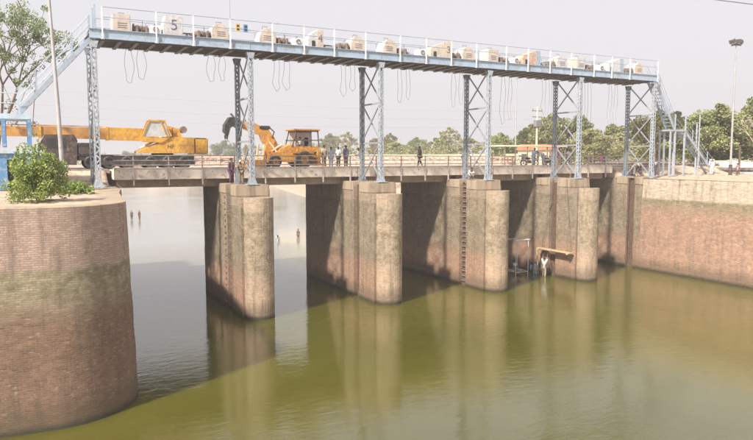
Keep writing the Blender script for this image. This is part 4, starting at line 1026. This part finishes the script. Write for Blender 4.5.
ED = [('pelvis', 'waist'), ('waist', 'chest'), ('chest', 'neck'), ('neck', 'jaw'), ('jaw', 'head'), ('head', 'crown'), ('chest', 'ls'), ('chest', 'rs'), ('ls', 'le'), ('rs', 're'), ('le', 'lw'), ('re', 'rw'), ('lw', 'lp'), ('rw', 'rp'),
      ('pelvis', 'lh'), ('pelvis', 'rh'), ('lh', 'lk'), ('rh', 'rk'), ('lk', 'la'), ('rk', 'ra'), ('la', 'lt'), ('ra', 'rt')]
POSE = dict(
 stand={}, hips=dict(le=(-.08, .3, 1.15), lw=(.06, .18, 1.0), lp=(.1, .14, .97)),
 walk=dict(lk=(.16, .1, .5), la=(.22, .1, .1), lt=(.38, .1, .06), rk=(-.08, -.1, .48), ra=(-.3, -.1, .14), rt=(-.18, -.1, .03), lw=(-.14, .22, .9), lp=(-.16, .22, .82), rw=(.2, -.22, .92), rp=(.24, -.22, .85)),
 bend=dict(waist=(.06, 0, 1.05), chest=(.28, 0, 1.14), neck=(.44, 0, 1.20), jaw=(.52, 0, 1.2), head=(.58, 0, 1.23), crown=(.63, 0, 1.27), ls=(.36, .17, 1.17), rs=(.36, -.17, 1.17), le=(.42, .2, .92), re=(.42, -.2, .92), lw=(.52, .16, .7), rw=(.52, -.16, .7), lp=(.56, .15, .63), rp=(.56, -.15, .63)),
 lean=dict(waist=(.04, 0, 1.07), chest=(.14, 0, 1.25), neck=(.22, 0, 1.40), jaw=(.28, 0, 1.46), head=(.31, 0, 1.53), crown=(.31, 0, 1.6), ls=(.18, .17, 1.34), rs=(.18, -.17, 1.34), le=(.26, .21, 1.1), re=(.26, -.21, 1.1), lw=(.44, .17, 1.05), rw=(.44, -.17, 1.05), lp=(.51, .16, 1.04), rp=(.51, -.16, 1.04)),
 squat=dict(pelvis=(-.05, 0, .3), waist=(-.02, 0, .44), chest=(.08, 0, .62), neck=(.15, 0, .78), jaw=(.2, 0, .85), head=(.23, 0, .92), crown=(.22, 0, .99), ls=(.1, .17, .72), rs=(.1, -.17, .72), le=(.28, .2, .55), re=(.28, -.2, .55), lw=(.45, .12, .5), rw=(.45, -.12, .5), lp=(.52, .1, .48), rp=(.52, -.1, .48),
            lh=(-.03, .1, .28), rh=(-.03, -.1, .28), lk=(.3, .15, .42), rk=(.3, -.15, .42), la=(.06, .13, .08), ra=(.06, -.13, .08), lt=(.22, .14, .03), rt=(.22, -.14, .03)),
 sit=dict(pelvis=(0, 0, .5), waist=(0, 0, .65), chest=(.03, 0, .85), neck=(.03, 0, 1.03), jaw=(.06, 0, 1.11), head=(.07, 0, 1.19), crown=(.05, 0, 1.26), ls=(.02, .17, .97), rs=(.02, -.17, .97), le=(.12, .2, .75), re=(.12, -.2, .75), lw=(.35, .15, .72), rw=(.35, -.15, .72), lp=(.42, .14, .72), rp=(.42, -.14, .72),
          lh=(.04, .09, .48), rh=(.04, -.09, .48), lk=(.42, .1, .5), rk=(.42, -.1, .5), la=(.4, .1, .08), ra=(.4, -.1, .08), lt=(.55, .1, .03), rt=(.55, -.1, .03)),
 reach=dict(le=(.08, .24, 1.62), re=(.08, -.24, 1.62), lw=(.12, .2, 1.86), rw=(.12, -.2, 1.86), lp=(.13, .19, 1.95), rp=(.13, -.19, 1.95)))
tasks = []
def skin_obj(name, J, keys, edges, radf, rootk, mat, parent):
    idx = {k: i for i, k in enumerate(keys)}
    me = bpy.data.meshes.new(name); me.from_pydata([J[k] for k in keys], [(idx[a], idx[b]) for a, b in edges], [])
    o = bpy.data.objects.new(name, me); col.objects.link(o)
    o.modifiers.new('skin', 'SKIN'); sub = o.modifiers.new('sub', 'SUBSURF'); sub.levels = sub.render_levels = 1
    sk = me.skin_vertices[0].data
    for k in keys:
        r = radf(k); sk[idx[k]].radius = r if isinstance(r, tuple) else (r, r); sk[idx[k]].use_root = (k == rootk)
    tasks.append((o, mat, parent, name, J)); return o
def person(loc, rz, pose, top, bottom, lb, kurta=False, scale=1, cap=None, bare=False, group='people around the barrage'):
    J = dict(J0); J.update(POSE[pose]); J = {k: Vector(v) for k, v in J.items()}
    root = empty('person', loc, lb, 'person', group, rz); root.scale = (scale,)*3
    skin_obj('body', J, list(J), ED, lambda k: RAD[k], 'pelvis', 'skin', root)
    f = lambda e: (lambda k: tuple(x+e for x in RAD[k]) if isinstance(RAD[k], tuple) else RAD[k]+e)
    if not bare:
        K = dict(J); ke = [e for e in ED if e[0] in ('pelvis', 'waist', 'ls', 'rs') or e in (('chest', 'ls'), ('chest', 'rs'))]; ke = [e for e in ke if e[1] not in ('lh', 'rh')]
        ke = [('pelvis', 'waist'), ('waist', 'chest'), ('chest', 'ls'), ('chest', 'rs'), ('ls', 'le'), ('rs', 're')]
        if kurta: ke += [('le', 'lw'), ('re', 'rw')]
        keys = ['pelvis', 'waist', 'chest', 'ls', 'rs', 'le', 're']+(['lw', 'rw'] if kurta else [])
        if kurta:
            K['hem'] = (J['lk']+J['rk'])/2+Vector((0, 0, .06)); K['mid'] = (K['hem']+J['pelvis'])/2; ke += [('pelvis', 'mid'), ('mid', 'hem')]; keys += ['mid', 'hem']
        else:
            K['hem'] = J['pelvis']+(J['pelvis']-J['waist'])*.55; ke += [('pelvis', 'hem')]; keys += ['hem']
        def rf(k):
            if k == 'hem': return (.19, .15) if kurta else (.155, .125)
            if k == 'mid': return (.175, .14)
            return f(.022)(k)
        skin_obj('shirt', K, keys, ke, rf, 'pelvis', top, root)
    if bottom:
        skin_obj('trousers', J, ['pelvis', 'lh', 'rh', 'lk', 'rk', 'la', 'ra'], [('pelvis', 'lh'), ('pelvis', 'rh'), ('lh', 'lk'), ('rh', 'rk'), ('lk', 'la'), ('rk', 'ra')], f(.028), 'pelvis', bottom, root)
    # hair, fingers, face
    h = J['head']; d = (J['crown']-J['jaw']).normalized(); fw = Vector((1, 0, 0)); fw = (fw-d*fw.dot(d)).normalized(); sd = d.cross(fw)
    m = MB(); vs = []; fs = []
    for i in range(7):
        th = R(-5+95*i/6) if i < 6 else R(90)
        for j in range(12):
            a = 2*math.pi*j/12; rr_ = math.cos(th)
            back = -.012
            vs.append(h+fw*(math.cos(a)*rr_*.112+back)+sd*(math.sin(a)*rr_*.096)+d*(.015+math.sin(th)*.115+(.035 if math.cos(a) > .5 and i == 0 else 0)))
    for i in range(6):
        for j in range(12): fs.append((i*12+j, i*12+(j+1) % 12, (i+1)*12+(j+1) % 12, (i+1)*12+j))
    m.add(vs, fs, True); m.build('cap' if cap else 'hair', cap or 'hair', root)
    m = MB()
    for s in (-1, 1):
        e = h+fw*.088+sd*s*.032; m.box(e.x-.008, e.x+.008, e.y-.012, e.y+.012, e.z-.007, e.z+.007)
    m.build('eyes', 'hair', root)
    m = MB(); nb = h+fw*.085-d*.025; m.tube([nb+d*.03, nb+fw*.025-d*.01], [.008, .014], 6)
    for s in (-1, 1): m.tube([h+sd*s*.08-d*.02, h+sd*s*.10+d*.01], [.014, .02], 6)
    for w_, p_ in (('lw', 'lp'), ('rw', 'rp')):
        dv = (J[p_]-J[w_]).normalized(); sx = dv.orthogonal().normalized()
        for q in range(4):
            b = J[p_]+sx*(q-1.5)*.02+dv*.01; L = (.06, .072, .068, .05)[q]
            m.tube([b, b+dv*L*.6, b+dv*L+Vector((.012, 0, 0))], [.009, .008, .006], 5)
        b = (J[w_]+J[p_])/2+sx*.03; m.tube([b, b+sx*.03+dv*.03, b+sx*.035+dv*.06], [.010, .009, .007], 5)
    m.build('features', 'skin', root, kind='stuff')
    return root
P = person
P((9.1, 1.9, 9.43), R(-60), 'stand', 'c_purple', 'c_purple', 'person in dark purple clothes standing left on the first pier top', True, 1.05)
P((9.55, 1.0, 9.43), R(-120), 'lean', 'c_khaki', 'c_khaki', 'person in khaki with a pale cap stooping beside the lattice leg of the first pier', False, 1.02, 'c_white')
P((18.55, 7.3, 10.46), R(100), 'stand', 'c_cream', 'c_brown', 'person in cream shirt and brown trousers right behind the digger', False, 1.08)
P((19.0, 6.9, 10.46), R(60), 'stand', 'c_ltblue', 'c_ltblue', 'person in light blue standing right beside the one in brown trousers', True, .98)
P((19.9, 7.4, 10.46), R(40), 'stand', 'c_white', 'c_dark', 'person in white shirt and dark trousers left of the person in blue')
P((19.9, 5.9, 10.46), R(-80), 'hips', 'c_blue', 'c_khaki', 'person in bright blue shirt standing at the bridge railing', False, 1.06)
P((21.9, 7.0, 10.46), R(180), 'lean', 'c_white', 'c_cream', 'person in white leaning behind the third tower', True)
P((27.5, 6.6, 10.46), R(175), 'walk', 'c_dark', 'c_dark', 'man in dark clothes walking alone on the bridge', False, 1.05)
P((31.3, 5.3, 10.46), R(-60), 'lean', 'c_white', 'c_ltblue', 'person in white at the railing behind the fourth tower', True)
P((29.0, 1.0, 9.44), R(-100), 'squat', 'c_white', 'c_grey', 'person in white crouching on top of the third pier')
P((39.2, 5.0, 10.6-.13), R(30), 'lean', 'c_ltblue', 'c_blue', 'person in pale blue bending over a motorcycle by the fifth tower', True, 1.05)
P((40.3, 4.9, 10.47), R(160), 'bend', 'c_white', 'c_ltblue', 'person in white stooping over a motorcycle by the fifth tower', False, 1.1)
P((42.6, 5.2, 10.47), R(-90), 'stand', 'c_pink', 'c_cream', 'person in pale pink kurta right of the fifth tower', True, 1.02)
P((44.0, 5.2, 10.47), R(150), 'lean', 'c_white', 'c_grey', 'person in white shirt leaning right of the person in pink', False, 1.02)
P((50.2, 2.7, 9.5), R(-20), 'bend', 'c_cream', 'c_grey', 'person in cream bending over bicycles under the sixth tower', False, 1)
P((52.0, 1.7, 9.55), R(200), 'bend', 'c_white', 'c_grey', 'person in white bending just right of the sixth tower', False, 1.05)
P((58.6, .2, 9.5), R(-110), 'stand', 'c_white', 'c_white', 'person in long white kurta at the foot of the right stair', True, 1.12)
P((57.7, -3.2, 9.5), R(-120), 'stand', 'c_pink', 'c_dark', 'small child in pink beside the floodlight mast base', False, .72)
P((16.85, 8.3, 11.9), R(180), 'sit', 'c_white', 'c_dark', 'driver in white sitting in the digger cab', False, .85)
P((38.1, 3.2, .2), R(200), 'bend', 'c_ltblue', 'c_ltblue', 'person in pale blue stooping in the shallow water between the last two piers', True, 1.05)
P((37.85, 1.7, .38), R(20), 'reach', 'c_white', 'c_cream', 'person in white standing in the water reaching up to the plank', False, 1.08)
P((35.4, 2.9, .72), R(-70), 'sit', 'c_ltblue', 'c_grey', 'person in pale blue sitting in the hanging pipe frame', False, 1)
P((13.2, 79.9, .3), R(-80), 'stand', None, 'c_dark', 'left one of the two bare-chested bathers wading upstream', bare=True)
P((14.4, 79.3, .3), R(-60), 'stand', None, 'c_brown', 'right one of the two bare-chested bathers wading upstream', bare=True)
P((29.3, 41.0, -.05), R(-90), 'stand', None, 'c_brown', 'bare-chested bather seen at the left edge of the second pier', bare=True, scale=.95)
P((25.6, 38.6, -.15), R(-120), 'bend', 'c_white', 'c_white', 'person in white bent low in the open water between the first two piers', False, 1.05)
bpy.context.view_layer.update(); dg = bpy.context.evaluated_depsgraph_get()
for o, mat, parent, name, J in tasks:
    me = bpy.data.meshes.new_from_object(o.evaluated_get(dg)); me.materials.clear(); me.materials.append(M[mat])
    me.polygons.foreach_set('use_smooth', [True]*len(me.polygons))
    q = bpy.data.objects.new(name, me); col.objects.link(q); q.parent = parent
for o, *_ in tasks: bpy.data.objects.remove(o)

# work frame and plank between the last piers
t = empty('pipe_frame', (34.9, 2.6, 0), 'thin white pipe work frame hanging at the water behind the third pier', 'frame')
m = MB(); X0, X1, Y0, Y1 = -.1, 1.3, -.6, .9
for x in (X0, X1):
    for y in (Y0, Y1): MB().tube([(x, y, -.5), (x, y, 3.9)], .025, 6).build('upright', 'white', t)
for z in (3.9, 1.05, .3):
    for a, b in (((X0, Y0), (X1, Y0)), ((X0, Y1), (X1, Y1)), ((X0, Y0), (X0, Y1)), ((X1, Y0), (X1, Y1))): MB().tube([(*a, z), (*b, z)], .022, 6).build('rail', 'white', t)
MB().box(X0-.1, X1+.15, Y0-.05, Y0+.3, 3.93, 3.98).build('top_board', 'white', t); MB().box(X0, X1, -.1, .5, 1.08, 1.12).build('seat_board', 'wood', t)
t = empty('work_plank', (38.35, .9, 2.9), 'pale wooden plank platform slung on ropes against the rightmost pier', 'plank')
for x in (-.30, -.02): MB().box(x, x+.26, -2.0, 2.1, 0, .08).build('plank_board', 'wood', t)
for y in (-1.8, 1.9): MB().box(-.35, .3, y-.07, y+.07, -.1, -.003).build('bearer', 'wood', t)
for y in (-1.8, 1.9): MB().tube([(.12, y, -.05), (.3, y*.7, 3.5), (.42, y*.45, 6.54)], .018, 5).build('rope', 'dark_steel', t)
tag(MB().tube([(38.0, 2.9, 2.85), (38.5, 3.2, .2), (38.5, 3.2, -.5)], .06, 8).build('timber_prop', 'wood'), 'leaning timber prop under the left end of the plank', 'prop')

# floating reeds / debris near pier foot, dark scum
stones('waterline_debris', 120, ((36, 47), (2.5, 9)), 12, .08, .35, 'leaf_dry', lambda u, v: .5)

# ------------------------------------------------------------------ haze
hz = MB().box(-700, 1300, -120, 1300, -3, 25.4).build('haze', 'dirt'); tag(hz, kind='stuff')
hm = bpy.data.materials.new('thin dust haze'); hm.use_nodes = True; hn = hm.node_tree; hn.nodes.clear()
ho = hn.nodes.new('ShaderNodeOutputMaterial'); pv = hn.nodes.new('ShaderNodeVolumePrincipled')
pv.inputs['Color'].default_value = (.96, .94, .96, 1); pv.inputs['Density'].default_value = .0010; pv.inputs['Anisotropy'].default_value = .1
hn.links.new(pv.outputs[0], ho.inputs['Volume']); hz.data.materials.clear(); hz.data.materials.append(hm)
